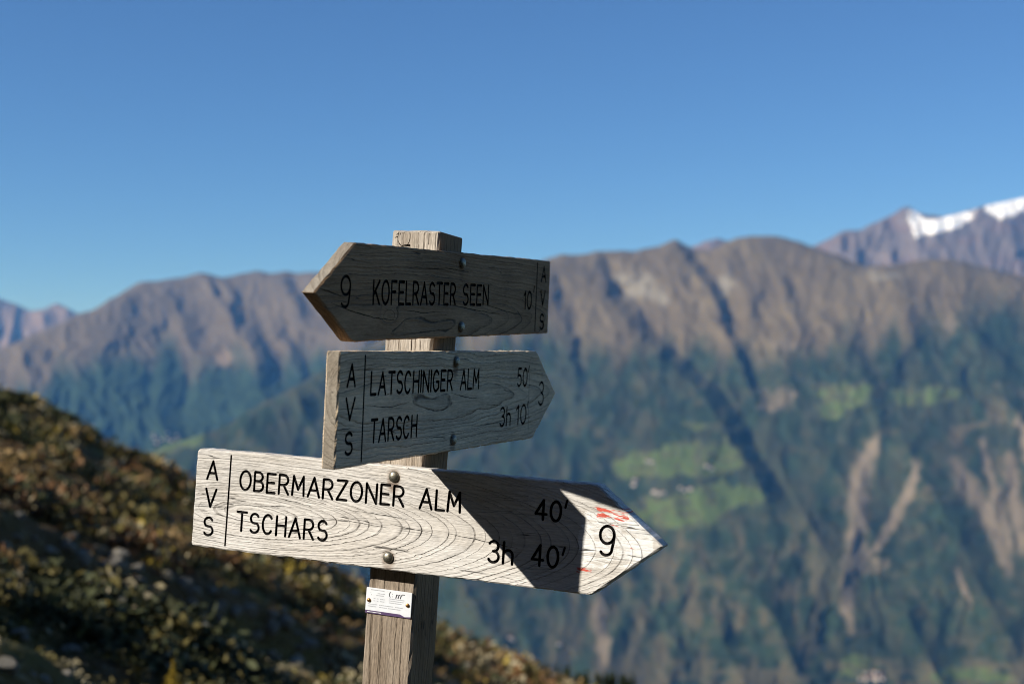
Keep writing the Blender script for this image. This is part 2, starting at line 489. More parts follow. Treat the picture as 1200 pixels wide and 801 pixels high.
def main_masks(px, py):
    top = interp(MAIN_SKY, px)
    line = 398 + 60 * (fbm((px + 0.1 * py) / 24, py / 150, 61, 3) - 0.5) + 46 * (fbm(px / 90, py / 90, 62, 3) - 0.5) + 22 * sstep(760, 860, px) * sstep(1000, 900, px) - 30 * sstep(960, 1150, px)
    forest = sstep(-22, 26, py - line + 20 * (fbm(px / 9, py / 12, 63, 3) - 0.5))
    # rock faces and brown clearings low on the slope
    rk = fbm((px + 14 * fbm(px / 20, py / 20, 9, 2)) / 13, py / 30, 64, 4)
    region = sstep(585, 650, py) * sstep(1010, 930, px) * sstep(610, 660, px)
    rocks = sstep(0.44, 0.70, rk) * (0.20 + 0.45 * region)
    rocks = np.maximum(rocks, 0.75 * sstep(0.56, 0.66, fbm(px / 45, py / 32, 65, 4)) * sstep(1020, 1100, px) * sstep(440, 500, py) * sstep(720, 560, py))
    floor = sstep(764, 776, py + 14 * (fbm(px / 30, py / 12, 66, 2) - 0.5))
    rocks = np.maximum(rocks, 0.6 * floor * sstep(0.42, 0.55, fbm(px / 18, py / 7, 67, 3)))
    rocks = np.maximum(rocks, 0.34 * sstep(0.48, 0.75, fbm((px + 0.3 * py) / 15, py / 11, 68, 4)) * sstep(400, 450, py) * (1 - floor))
    forest = forest * (1 - 0.9 * rocks)
    wob = lambda s, a, k: a * (fbm(px / s, py / s, k, 3) - 0.5)
    mx, my = px + wob(13, 34, 71), py + wob(11, 20, 73)
    mead = np.zeros(px.shape)
    for p in MEADOWS:
        mead = np.maximum(mead, in_poly(mx, my, p) * 1.0)
    mead *= 1 - 0.75 * sstep(0.54, 0.66, fbm(px / 13, py / 7, 75, 3))
    scar = np.zeros(px.shape)
    for p in TANS:
        scar = np.maximum(scar, in_poly(mx, my, p) * (0.05 + 0.6 * fbm(px / 7, py / 5, 76, 3)))
    for line_, w in SCARS:
        l = np.array(line_, float)
        xs = np.interp(py, l[:, 1], l[:, 0]); ws = np.interp(py, l[:, 1], w)
        fd = sstep(l[0, 1] - 12, l[0, 1] + 4, py) * (1 - sstep(l[-1, 1] - 6, l[-1, 1] + 18, py))
        scar = np.maximum(scar, fd * sstep(1.55, 0.25, abs(px + wob(11, 12, 79) - xs) / ws) * (0.55 + 0.4 * fbm(px / 6, py / 16, 78, 2)))
    scree = np.zeros(px.shape)
    for (cx, cy), (sx, sy) in SCREES:
        scree = np.maximum(scree, sstep(1.25, 0.3, np.hypot((mx - cx) / sx, (my - cy) / sy)))
    mead = mead * (1 - scar)
    return np.stack([forest * (1 - mead) * (1 - scar), mead, scar, scree * 0.8], -1)

def left_masks(px, py):
    line = 418 + 55 * (fbm((px - 0.1 * py) / 26, py / 160, 81, 3) - 0.5) + 20 * (fbm(px / 60, py / 60, 82, 3) - 0.5) + 45 * sstep(150, -20, px)
    forest = sstep(-20, 22, py - line + 16 * (fbm(px / 8, py / 12, 83, 3) - 0.5))
    scar = np.zeros(px.shape)
    return np.stack([forest, scar, 0.6 * sstep(1.3, 0.4, np.hypot((px - 262) / 12, (py - 420) / 10)), scar], -1)

def snow_masks(px, py):
    wob = lambda s, a, k: a * (fbm(px / s, py / s, k, 3) - 0.5)
    mx, my = px + wob(12, 8, 85), py + wob(9, 7, 86)
    s = np.zeros(px.shape)
    for p in ([(1066, 250), (1072, 244), (1080, 251), (1090, 257), (1112, 254), (1144, 244), (1141, 256), (1130, 262), (1115, 268), (1095, 272), (1076, 277), (1070, 268)],
              [(1155, 243), (1160, 238), (1182, 233), (1201, 228), (1265, 218), (1290, 235), (1230, 245), (1198, 247), (1172, 256)]):
        s = np.maximum(s, in_poly(mx, my, p) * 1.0)
    s = s * (1 - 0.75 * sstep(0.60, 0.68, fbm((px - 0.6 * py) / 5, py / 9, 89, 3)))
    red = 0.5 * sstep(0.5, 0.7, fbm(px / 30, py / 14, 87, 3))
    z = np.zeros(px.shape)
    return np.stack([z, z, red, s], -1)

def zero_masks(px, py):
    z = np.zeros(px.shape)
    return np.stack([z, z, z, z], -1)

def mountain_mat(name, alpine, alpine2, forest, meadow, scar, white, wscale):
    n = NT(name)
    at = n.node("ShaderNodeAttribute", attribute_name="cover")
    sc = n.node("ShaderNodeSeparateColor")
    n.t.links.new(at.outputs["Color"], sc.inputs[0])
    geo = n.node("ShaderNodeNewGeometry").outputs["Position"]
    mp = n.node("ShaderNodeMapping"); mp.inputs["Scale"].default_value = (1 / wscale, 1 / (3 * wscale), 1 / (1.6 * wscale))
    n.t.links.new(geo, mp.inputs[0])
    a = n.noise(mp.outputs[0], 1.0, 5, 0.6); b = n.noise(mp.outputs[0], 5.0, 4, 0.6)
    col = n.mix(n.ss(a, 0.35, 0.65), alpine, alpine2)
    col = n.mix(n.math('MULTIPLY', n.ss(b, 0.5, 0.75), 0.5), col, tuple(x * 0.55 for x in alpine))
    fo = n.mix(n.ss(b, 0.35, 0.7), forest, tuple(x * 1.8 for x in forest))
    col = n.mix(sc.outputs[0], col, fo)
    me = n.mix(n.ss(b, 0.35, 0.65), meadow, tuple(x * 0.75 for x in meadow))
    col = n.mix(sc.outputs[1], col, me)
    col = n.mix(sc.outputs[2], col, scar)
    col = n.mix(at.outputs["Alpha"], col, white)
    return n.out(col, 0.95, 0, 0.05)

m_main = mountain_mat("main_slope", (0.112, 0.088, 0.054), (0.144, 0.115, 0.068), (0.016, 0.027, 0.016), (0.084, 0.118, 0.040), (0.205, 0.168, 0.122), (0.215, 0.195, 0.150), 260)
m_left = mountain_mat("left_slope", (0.100, 0.080, 0.054), (0.130, 0.104, 0.068), (0.018, 0.032, 0.020), (0.09, 0.15, 0.04), (0.30, 0.22, 0.15), (0.22, 0.2, 0.16), 320)
m_snow = mountain_mat("snow_peak", (0.120, 0.102, 0.098), (0.150, 0.125, 0.115), (0.02, 0.03, 0.02), (0.1, 0.1, 0.1), (0.16, 0.108, 0.095), (0.86, 0.88, 0.92), 500)
m_far = mountain_mat("far_peak", (0.130, 0.100, 0.085), (0.190, 0.140, 0.110), (0.02, 0.03, 0.02), (0.1, 0.1, 0.1), (0.2, 0.15, 0.1), (0.8, 0.8, 0.8), 500)

me = range_mesh("mountain_slope", MAIN_SKY, -280, 1480, 2.5, 880, 240, lambda px, py: main_range_r(py), main_disp, main_masks, 2.2, 2500, 1)
me.materials.append(m_main); tag(link("mountain_slope", me), kind="structure")

def left_disp(px, py):
    wx = px + 60 * (fbm(px / 70, py / 60, 315, 3) - 0.5)
    D = -620 * (ridged((wx - 0.30 * (py - 320)) / 105, py / 300, 301, 2) - 0.5)
    D += -210 * (ridged((wx + 0.12 * (py - 320)) / 46, py / 110, 321, 3) - 0.5)
    D += -110 * (ridged((wx - 0.2 * py) / 17, py / 40, 341, 3) - 0.5) - 70 * (fbm(px / 7, py / 9, 351, 3) - 0.5)
    s, fade = poly_dist(px + 8 * (fbm(px / 20, py / 20, 35, 2) - 0.5), py, [(232, 320), (246, 340), (258, 356), (272, 372)])
    D += 300 * fade * np.where(s < 0, 0, np.where(s < 14, np.clip(s / 14, 0, 1), np.exp(-np.maximum(0, s - 14) / 40)))
    s, fade = poly_dist(px, py, [(322, 318), (338, 340), (352, 365)])
    D += 260 * fade * np.where(s < 0, 0, np.where(s < 14, np.clip(s / 14, 0, 1), np.exp(-np.maximum(0, s - 14) / 40)))
    return D
me = range_mesh("mountain_ridge", LEFT_SKY, -380, 780, 2.5, 620, 170, lambda px, py: 5400.0 / (0.50 - (HORIZON - py) / FPX), left_disp, left_masks, 2.2, 2500, 2)
me.materials.append(m_left); tag(link("mountain_ridge", me), kind="structure")

def rough_disp(k, A):
    return lambda px, py: -A * (ridged((px - 0.3 * py) / 60, py / 130, k, 3) - 0.5) - 0.45 * A * (ridged((px + 0.2 * py) / 20, py / 45, k + 9, 3) - 0.5)
me = range_mesh("snowy_mountain", SNOW_SKY, 720, 1480, 2.5, 420, 80, lambda px, py: 5700.0 / (0.50 - (HORIZON - py) / FPX), rough_disp(401, 700), snow_masks, 1.6, 4000, 3)
me.materials.append(m_snow); tag(link("snowy_mountain", me), kind="structure")
me = range_mesh("far_mountain", FAR_SKY, -380, 380, 2.5, 470, 70, lambda px, py: 9000.0 / (0.50 - (HORIZON - py) / FPX), rough_disp(431, 900), zero_masks, 2.0, 4000, 4)
me.materials.append(m_far); tag(link("far_mountain", me), kind="structure")
me = range_mesh("far_mountain", MID_SKY, 650, 990, 2.5, 380, 40, lambda px, py: 6200.0 / (0.50 - (HORIZON - py) / FPX), rough_disp(461, 600), zero_masks, 2.0, 3000, 5)
me.materials.append(m_far); tag(link("far_mountain", me), kind="structure")

# valley floor sheet
bm = bmesh.new()
vs = [bm.verts.new(v) for v in ((-24000, -8000, -1195), (24000, -8000, -1195), (24000, 30000, -1195), (-24000, 30000, -1195))]
bm.faces.new(vs)
n = NT("valley_fields")
geo = n.node("ShaderNodeNewGeometry").outputs["Position"]
a = n.noise(geo, 0.004, 4, 0.6); b = n.noise(geo, 0.02, 3, 0.6)
c = n.mix(n.ss(a, 0.4, 0.6), (0.045, 0.06, 0.03), (0.09, 0.12, 0.05))
c = n.mix(n.math('MULTIPLY', n.ss(b, 0.55, 0.7), 0.6), c, (0.16, 0.14, 0.11))
tag(bm_obj("valley_floor", bm, [n.out(c, 0.95, 0, 0.05)]), kind="structure")

# haze: one closed box of clean mountain air round everything on the ground
bm = bmesh.new()
bmesh.ops.create_cube(bm, size=1.0)
for v in bm.verts:
    v.co.x *= 56000
    v.co.y = 14000 + v.co.y * 50000
    v.co.z = (-1200 if v.co.z < 0 else 2480)
hz = bpy.data.materials.new("haze")
hz.use_nodes = True
ht = hz.node_tree
ht.nodes.clear()
ho = ht.nodes.new("ShaderNodeOutputMaterial")
hv = ht.nodes.new("ShaderNodeVolumePrincipled")
hv.inputs["Color"].default_value = (0.12, 0.40, 1.0, 1)
hv.inputs["Absorption Color"].default_value = (1, 1, 1, 1)
hv.inputs["Density"].default_value = 2.9e-5
hv.inputs["Anisotropy"].default_value = 0.0
ht.links.new(hv.outputs[0], ho.inputs["Volume"])
tag(bm_obj("haze", bm, [hz]), kind="stuff")

# ------------------------------------------------------------------ signpost
RW = Matrix(((0.92380334, 0.37714913, 0.06592355), (-0.37751431, 0.92597492, -0.00730632), (-0.06379913, -0.01813748, 0.99779793)))
TW = Vector((-0.09454311, 1.76154058, 0.20690535 + CAM_Z))
LPOST = 2.30                           # from the top of the post down to its foot in the ground
post_root = bpy.data.objects.new("signpost", None)
COL.objects.link(post_root)
post_root.matrix_world = Matrix.Translation(TW + RW @ Vector((0, 0, -LPOST))) @ RW.to_4x4()
tag(post_root, "weathered wooden signpost with three arrow boards pointing left and right", "signpost")

# --- routed single-line lettering
def arc(cx, cy, rx, ry, a0, a1, n=14):
    return [(cx + rx * math.cos(R(a0 + (a1 - a0) * i / n)), cy + ry * math.sin(R(a0 + (a1 - a0) * i / n))) for i in range(n + 1)]
def bowl(x0, x1, yt, yb, n=10):
    """D shaped stroke from (x0,yt) round to (x0,yb)"""
    ry = (yt - yb) / 2; rx = min(ry, (x1 - x0) * 0.6)
    return [(x0, yt)] + arc(x1 - rx, (yt + yb) / 2, rx, ry, 90, -90, n) + [(x0, yb)]
GL = {
 'A': (0.66, [[(0, 0), (0.33, 1), (0.66, 0)], [(0.12, 0.34), (0.54, 0.34)]]),
 'B': (0.54, [[(0, 0), (0, 1)], bowl(0, 0.48, 1, 0.53), bowl(0, 0.54, 0.53, 0)]),
 'C': (0.60, [arc(0.30, 0.5, 0.30, 0.5, 42, 318, 22)]),
 'E': (0.48, [[(0, 0), (0, 1)], [(0, 1), (0.48, 1)], [(0, 0.53), (0.42, 0.53)], [(0, 0), (0.48, 0)]]),
 'F': (0.46, [[(0, 0), (0, 1)], [(0, 1), (0.46, 1)], [(0, 0.53), (0.38, 0.53)]]),
 'G': (0.62, [arc(0.31, 0.5, 0.31, 0.5, 45, 300, 20) + [(0.60, 0.16), (0.60, 0.46), (0.36, 0.46)]]),
 'H': (0.56, [[(0, 0), (0, 1)], [(0.56, 0), (0.56, 1)], [(0, 0.53), (0.56, 0.53)]]),
 'I': (0.0, [[(0, 0), (0, 1)]]),
 'K': (0.56, [[(0, 0), (0, 1)], [(0.54, 1), (0.02, 0.40)], [(0.18, 0.56), (0.56, 0)]]),
 'L': (0.46, [[(0, 1), (0, 0), (0.46, 0)]]),
 'M': (0.68, [[(0, 0), (0.05, 1), (0.34, 0.30), (0.63, 1), (0.68, 0)]]),
 'N': (0.58, [[(0, 0), (0, 1), (0.58, 0), (0.58, 1)]]),
 'O': (0.64, [arc(0.32, 0.5, 0.32, 0.5, 80, 290, 18), arc(0.32, 0.5, 0.32, 0.5, 270, 470, 18)]),
 'R': (0.56, [[(0, 0), (0, 1)], bowl(0, 0.52, 1, 0.48), [(0.26, 0.48), (0.56, 0)]]),
 'S': (0.54, [arc(0.27, 0.745, 0.245, 0.255, 30, 250, 14)[:-1] + [(0.27, 0.50)] + arc(0.27, 0.265, 0.27, 0.265, 62, -145, 14)]),
 'T': (0.58, [[(0, 1), (0.58, 1)], [(0.29, 1), (0.29, 0)]]),
 'V': (0.62, [[(0, 1), (0.31, 0), (0.62, 1)]]),
 'Z': (0.56, [[(0, 1), (0.56, 1), (0, 0), (0.56, 0)]]),
 '0': (0.56, [arc(0.28, 0.5, 0.28, 0.5, 80, 290, 18), arc(0.28, 0.5, 0.28, 0.5, 270, 470, 18)]),
 '1': (0.20, [[(0, 0.78), (0.20, 1), (0.20, 0)]]),
 '3': (0.52, [arc(0.24, 0.76, 0.24, 0.24, 150, -80, 14), arc(0.25, 0.265, 0.27, 0.265, 95, -150, 16)]),
 '4': (0.60, [[(0.42, 0), (0.42, 1), (0, 0.28), (0.60, 0.28)]]),
 '5': (0.52, [[(0.46, 1), (0.08, 1), (0.03, 0.54)] + arc(0.24, 0.31, 0.28, 0.31, 120, -140, 16)]),
 '9': (0.58, [arc(0.29, 0.70, 0.28, 0.30, 60, 300, 16), arc(0.29, 0.70, 0.28, 0.30, 280, 440, 12), [(0.57, 0.70), (0.55, 0.45), (0.50, 0.22)] + arc(0.27, 0.20, 0.23, 0.20, 0, -150, 10)]),
 'h': (0.46, [[(0, 0), (0, 1)], [(0, 0.42)] + arc(0.23, 0.40, 0.23, 0.24, 150, 0, 8) + [(0.46, 0)]]),
 "'": (0.06, [[(0.07, 1.02), (0.0, 0.70)]]),
}
def ribbon(pts, hw, jit=0.0):
    """closed outline of a round-ended stroke"""
    P = [Vector(p) for p in pts]
    Q = [P[0]]
    for p in P[1:]:
        if (p - Q[-1]).length > 1e-5: Q.append(p)
    P = Q
    def nrm(i):
        if i == 0: d = P[1] - P[0]
        elif i == len(P) - 1: d = P[-1] - P[-2]
        else:
            d1 = (P[i] - P[i - 1]).normalized(); d2 = (P[i + 1] - P[i]).normalized(); d = d1 + d2
            if d.length < 1e-3: d = d1
            d.normalize()
            nn = Vector((-d.y, d.x)); c = max(0.55, abs(nn.dot(Vector((-d1.y, d1.x)))))
            return nn / c
        d.normalize(); return Vector((-d.y, d.x))
    out_l, out_r = [], []
    for i, p in enumerate(P):
        w = hw * (1 + random.uniform(-jit, jit)); m = nrm(i)
        out_l.append(p + m * w); out_r.append(p - m * w)
    def cap(c, d):
        a = math.atan2(d.y, d.x)
        return [c + Vector((math.cos(a + t), math.sin(a + t))) * hw for t in (math.pi / 2 - 0.6, 0.5, 0, -0.5, -math.pi / 2 + 0.6)]
    d0 = (P[0] - P[1]).normalized(); d1 = (P[-1] - P[-2]).normalized()
    return out_l + cap(P[-1], d1) + out_r[::-1] + cap(P[0], d0)

def text_strokes(s, x0, x1, yb, yt, hw, space=0.42, gap=0.24):
    """polygons of a line of routed capitals between x0 and x1"""
    H = yt - yb
    adv = []; x = 0
    for ch in s:
        if ch == ' ': x += space; continue
        w = GL[ch][0]
        adv.append((ch, x)); x += w + gap
    total = x - gap
    sx = (x1 - x0 - 0) / total
    polys = []
    for ch, ox in adv:
        # sharp turns are cut into separate strokes so that each outline stays simple
        jx = random.uniform(-0.012, 0.012); jy = random.uniform(-0.012, 0.012)
        for st in GL[ch][1]:
            pts = [(x0 + (ox + px + jx) * sx, yb + (py + jy) * H) for px, py in st]
            run = [pts[0]]
            for i in range(1, len(pts)):
                run.append(pts[i])
                if i < len(pts) - 1:
                    a = Vector(pts[i]) - Vector(pts[i - 1]); b = Vector(pts[i + 1]) - Vector(pts[i])
                    if a.length > 1e-6 and b.length > 1e-6 and a.angle(b) > R(48):
                        polys.append(ribbon(run, hw, 0.04)); run = [pts[i]]
            if len(run) > 1: polys.append(ribbon(run, hw, 0.04))
    return polys

def crack(pts, w, seed=0):
    """thin tapering split"""
    rr = random.Random(seed)
    P = []
    for (x0, z0), (x1, z1) in zip(pts[:-1], pts[1:]):
        k = max(2, int(math.hypot(x1 - x0, z1 - z0) / 0.006))
        P += [(x0 + (x1 - x0) * i / k, z0 + (z1 - z0) * i / k + rr.uniform(-0.0004, 0.0004)) for i in range(k)]
    P.append(pts[-1])
    n = len(P)
    up = [(x, z + w * 0.5 * math.sin(math.pi * (0.08 + 0.84 * i / (n - 1))) * rr.uniform(0.6, 1.2)) for i, (x, z) in enumerate(P)]
    dn = [(x, z - w * 0.5 * math.sin(math.pi * (0.08 + 0.84 * i / (n - 1))) * rr.uniform(0.6, 1.2)) for i, (x, z) in enumerate(P)]
    return [Vector(p) for p in up + dn[::-1]]

def rough_outline(corners, radii, step=0.009, jit=0.0003, seed=0, notches=()):
    """corner list (clockwise or not) -> dense slightly uneven outline with rounded corners"""
    rr = random.Random(seed)
    n = len(corners); pts = []
    cs = [Vector(c) for c in corners]
    for i in range(n):
        p, c, q = cs[i - 1], cs[i], cs[(i + 1) % n]
        d1 = (p - c).normalized(); d2 = (q - c).normalized(); r = radii[i]
        a, b = c + d1 * r, c + d2 * r
        pts.append([(a * (1 - t) ** 2 + c * 2 * t * (1 - t) + b * t * t) for t in (0, 0.25, 0.5, 0.75, 1)])
    out = []
    for i in range(n):
        out += pts[i]
        a, b = pts[i][-1], pts[(i + 1) % n][0]
        L = (b - a).length; k = max(1, int(L / step))
        nn = Vector((-(b - a).y, (b - a).x)).normalized()
        for j in range(1, k):
            t = j / k + rr.uniform(-0.2, 0.2) / k
            p = a + (b - a) * t + nn * rr.gauss(0, jit)
            out.append(p)
    for (nx, nz, dx, dz, rad) in notches:
        for p in out:
            d = math.hypot(p.x - nx, p.y - nz)
            if d < rad: p.x += dx * (1 - d / rad); p.y += dz * (1 - d / rad)
    return out

def inset(poly, d, rr):
    n = len(poly); area = sum(poly[i - 1].x * poly[i].y - poly[i].x * poly[i - 1].y for i in range(n))
    s = 1 if area > 0 else -1
    out = []
    for i in range(n):
        e = (poly[(i + 1) % n] - poly[i - 1]).normalized()
        out.append(poly[i] + Vector((-e.y, e.x)) * s * d * rr.uniform(0.7, 1.3))
    return out

def slab(name, outline, t, mats, parent, letters=(), cracks=(), depth=0.0026, cdepth=0.005, bevel=0.0018, seed=0, letter_mat=None):
    """plank: front face at y=-t carrying routed letters and splits, back at y=0"""
    rr = random.Random(seed)
    inn = inset(outline, bevel, rr)
    vin = [Vector((p.x, p.y)) for p in inn]; faces = [list(range(len(inn)))]
    base = len(vin)
    lp = [(g, q) for g, qs in letters for q in qs]
    polys = [q for g, q in lp] + list(cracks)
    for p in polys:
        if sum(p[i - 1][0] * p[i][1] - p[i][0] * p[i - 1][1] for i in range(len(p))) < 0: p = p[::-1]
        faces.append(list(range(len(vin), len(vin) + len(p))))
        vin += [Vector((q[0], q[1])) for q in p]
    V, E, F, ov, oe, of = delaunay_2d_cdt(vin, [], faces, 1, 1e-6)
    nl = len(lp)
    bm = bmesh.new()
    LB = {g: (bmesh.new(), {}, {}) for g, _ in letters}
    kind = []
    for ids in of:
        ids = set(ids)
        if 0 not in ids: kind.append(None); continue
        if any(1 <= k <= nl for k in ids): kind.append('l' + lp[min(k for k in ids if k > 0) - 1][0])
        elif any(k > nl for k in ids): kind.append('c')
        else: kind.append('f')
    vf, vc = {}, {}
    def get(d, b, i, y):
        if i not in d: d[i] = b.verts.new((V[i].x, y, V[i].y))
        return d[i]
    em = {}
    for f, kd in zip(F, kind):
        if kd is None: continue
        f = list(f)
        a = sum(V[f[i - 1]].x * V[f[i]].y - V[f[i]].x * V[f[i - 1]].y for i in range(len(f)))
        if a < 0: f = f[::-1]
        # counter-clockwise in (x,z) seen from -y: the face normal points to -y
        for i in range(len(f)): em[(f[i - 1], f[i])] = kd
        if kd == 'f': bm.faces.new([get(vf, bm, i, -t) for i in f])
        elif kd == 'c':
            q = bm.faces.new([get(vc, bm, i, -t + cdepth) for i in f]); q.material_index = 1
        else: lb, vl, vt = LB[kd[1:]]; lb.faces.new([get(vl, lb, i, -t + depth) for i in f])
    for (a, b), kd in list(em.items()):
        o = em.get((b, a))
        if kd == 'c' and o != 'c':
            try:
                q = bm.faces.new([get(vf, bm, a, -t), get(vf, bm, b, -t), get(vc, bm, b, -t + cdepth), get(vc, bm, a, -t + cdepth)]); q.material_index = 1
            except ValueError: pass
        if kd[0] == 'l' and o != kd:
            lb, vl, vt = LB[kd[1:]]
            try: lb.faces.new([get(vt, lb, a, -t + 0.0001), get(vt, lb, b, -t + 0.0001), get(vl, lb, b, -t + depth), get(vl, lb, a, -t + depth)])
            except ValueError: pass
    # bevelled rim, sides and back
    n = len(outline)
    idx = {}
    for i, src in enumerate(ov):
        for s in src: idx.setdefault(s, i)
    rim = [get(vf, bm, idx[i], -t) for i in range(n)]
    o1 = [bm.verts.new((p.x, -t + bevel * rr.uniform(0.7, 1.2), p.y)) for p in outline]
    o2 = [bm.verts.new((p.x, -bevel, p.y)) for p in outline]
    bk = inset(outline, bevel, rr)
    o3 = [bm.verts.new((p.x, 0, p.y)) for p in bk]
    for A, B in ((rim, o1), (o1, o2), (o2, o3)):
        for i in range(n):
            bm.faces.new((A[i - 1], A[i], B[i], B[i - 1]))
    bm.faces.new(o3)
    bmesh.ops.recalc_face_normals(bm, faces=bm.faces[:])
    o = bm_obj(name, bm, mats, parent)
    for g, (lb, _, _) in LB.items():
        bm_obj(g.split('#')[0], lb, [letter_mat], o)
    return o

dark_split = plain("dark_split", (0.035, 0.026, 0.018), 0.95)
black_paint = plain("routed_letter_black", (0.010, 0.009, 0.009), 0.85, 0, 0.12, 0.35, 220)

# --- the post
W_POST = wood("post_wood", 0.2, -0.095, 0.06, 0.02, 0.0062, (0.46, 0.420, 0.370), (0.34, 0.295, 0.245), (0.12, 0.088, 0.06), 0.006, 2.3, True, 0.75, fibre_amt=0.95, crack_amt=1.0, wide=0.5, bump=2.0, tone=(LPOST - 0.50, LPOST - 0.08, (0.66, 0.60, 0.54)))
pw, pd = 0.07, 0.0748
def ell(cx, cz, rx, rz, a0, a1, w=0.0011):
    return ribbon(arc(cx, cz, rx, rz, a0, a1, 16), w / 2, 0.3)
top = LPOST
outl = rough_outline([(-pw, -0.25), (0, -0.25), (0, top), (-pw, top)], [0.002, 0.002, 0.003, 0.004], 0.02, 0.00025, 5)
pc = [ell(-0.0512, top - 0.009, 0.0098, 0.0125, 95, 262), ell(-0.0512, top - 0.009, 0.0085, 0.0125, 78, -70),
      ell(-0.0545, top - 0.005, 0.003, 0.003, 20, 200, 0.0008),
      [Vector(p) for p in ((-0.056, top - 0.0205), (-0.050, top - 0.0190), (-0.042, top - 0.0185), (-0.0415, top - 0.0215), (-0.048, top - 0.0212))],
      ribbon([(-0.0150, top - 0.002), (-0.0152, top - 0.010), (-0.0148, top - 0.018)], 0.00055, 0.3),
      ribbon([(-0.0630, top - 0.006), (-0.0605, top - 0.0045)], 0.0005), ribbon([(-0.0650, top - 0.010), (-0.061, top - 0.0085)], 0.0005),
      ribbon([(-0.030, top - 0.115), (-0.0303, top - 0.135), (-0.0299, top - 0.16)], 0.0006, 0.3)]
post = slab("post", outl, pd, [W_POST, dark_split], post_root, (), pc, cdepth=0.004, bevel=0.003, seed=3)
post.location = (0, pd, 0)
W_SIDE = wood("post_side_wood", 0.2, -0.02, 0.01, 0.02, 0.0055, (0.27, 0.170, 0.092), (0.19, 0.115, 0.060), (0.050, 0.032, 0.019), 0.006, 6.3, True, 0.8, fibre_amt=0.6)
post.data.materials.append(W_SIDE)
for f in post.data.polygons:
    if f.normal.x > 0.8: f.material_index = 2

M_BOLT = NT("weathered_steel")
tc = M_BOLT.node("ShaderNodeTexCoord").outputs["Object"]
bf = M_BOLT.noise(tc, 420, 4, 0.6)
M_BOLT = M_BOLT.out(M_BOLT.mix(M_BOLT.ss(bf, 0.4, 0.68), (0.27, 0.26, 0.22), (0.12, 0.10, 0.07)), 0.46, 0.9, 0.5)

def bolt_mesh(rad=0.0073, h=0.0042):
    bm = bmesh.new()
    N = 28; prof = [(rad * 1.0, 0.0), (rad * 1.0, -0.0007)] + [(rad * math.cos(a), -0.0007 - h * math.sin(a)) for a in (0.25, 0.5, 0.75, 1.0, 1.25, 1.42)]
    rings = [[bm.verts.new((r * math.cos(2 * math.pi * i / N), y, r * math.sin(2 * math.pi * i / N))) for i in range(N)] for r, y in prof]
    for a, b in zip(rings[:-1], rings[1:]):
        for i in range(N): bm.faces.new((a[i - 1], a[i], b[i], b[i - 1]))
    bm.faces.new(rings[-1])
    bmesh.ops.recalc_face_normals(bm, faces=bm.faces[:])
    me = bpy.data.meshes.new("bolt"); bm.to_mesh(me); bm.free()
    me.polygons.foreach_set("use_smooth", [True] * len(me.polygons))
    me.materials.append(M_BOLT)
    return me
BOLT = bolt_mesh()

def place_board(o, wc, r, side):
    c, s = math.cos(r), math.sin(r)
    if side:   # on the right-hand face of the post
        m = Matrix(((0, -1, 0), (c, 0, -s), (s, 0, c)))
    else:
        m = Matrix(((c, 0, -s), (0, 1, 0), (s, 0, c)))
    o.matrix_local = Matrix.Translation((0, 0, LPOST + wc)) @ m.to_4x4()

def add_bolts(board, spots, wc, r, t):
    for s, w in spots:
        c, sn = math.cos(r), math.sin(r); dw = w - wc
        b = bpy.data.objects.new("bolt", BOLT); COL.objects.link(b); b.parent = board
        b.location = (s * c + dw * sn, -t, -s * sn + dw * c)
        b.rotation_euler = (0, random.uniform(0, 6), 0)

# --- lowest board, pointing right, sunlit
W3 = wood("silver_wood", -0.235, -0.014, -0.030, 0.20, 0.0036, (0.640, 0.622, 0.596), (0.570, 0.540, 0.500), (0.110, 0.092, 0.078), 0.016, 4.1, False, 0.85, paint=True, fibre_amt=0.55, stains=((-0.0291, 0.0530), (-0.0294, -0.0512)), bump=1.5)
h3, t3 = 0.0671, 0.0265
L3 = []
H = 0.0018
L3.append(('club_initial#1', text_strokes("A", -0.3150, -0.2985, 0.0262, 0.0508, H)))
L3.append(('club_initial#2', text_strokes("V", -0.3155, -0.2990, -0.0110, 0.0130, H)))
L3.append(('club_initial#3', text_strokes("S", -0.3150, -0.3005, -0.0500, -0.0262, H)))
L3.append(('divider_line', [ribbon([(-0.2786, 0.0607), (-0.2790, -0.0612)], 0.0014, 0.1)]))
L3.append(('place_name#1', text_strokes("OBERMARZONER", -0.2615, -0.0130, 0.0165, 0.0415, H)))
L3.append(('place_name#2', text_strokes("ALM", 0.0110, 0.0675, 0.0165, 0.0412, H, gap=0.22)))
L3.append(('place_name#3', text_strokes("TSCHARS", -0.2620, -0.1225, -0.0392, -0.0140, H)))
L3.append(('walking_time#1', text_strokes("3h", 0.1105, 0.1430, -0.0412, -0.0150, H)))
L3.append(('walking_time#2', text_strokes("40", 0.1700, 0.2030, 0.0178, 0.0415, H)))
L3.append(('walking_time#3', text_strokes("40", 0.1690, 0.2030, -0.0388, -0.0140, H)))
L3.append(('minute_mark#1', [ribbon([(0.2105, 0.0443), (0.2085, 0.0352)], 0.0015)]))
L3.append(('minute_mark#2', [ribbon([(0.2108, -0.0138), (0.2086, -0.0225)], 0.0015)]))
L3.append(('route_number', text_strokes("9", 0.2553, 0.2738, -0.0168, 0.0182, 0.0019)))
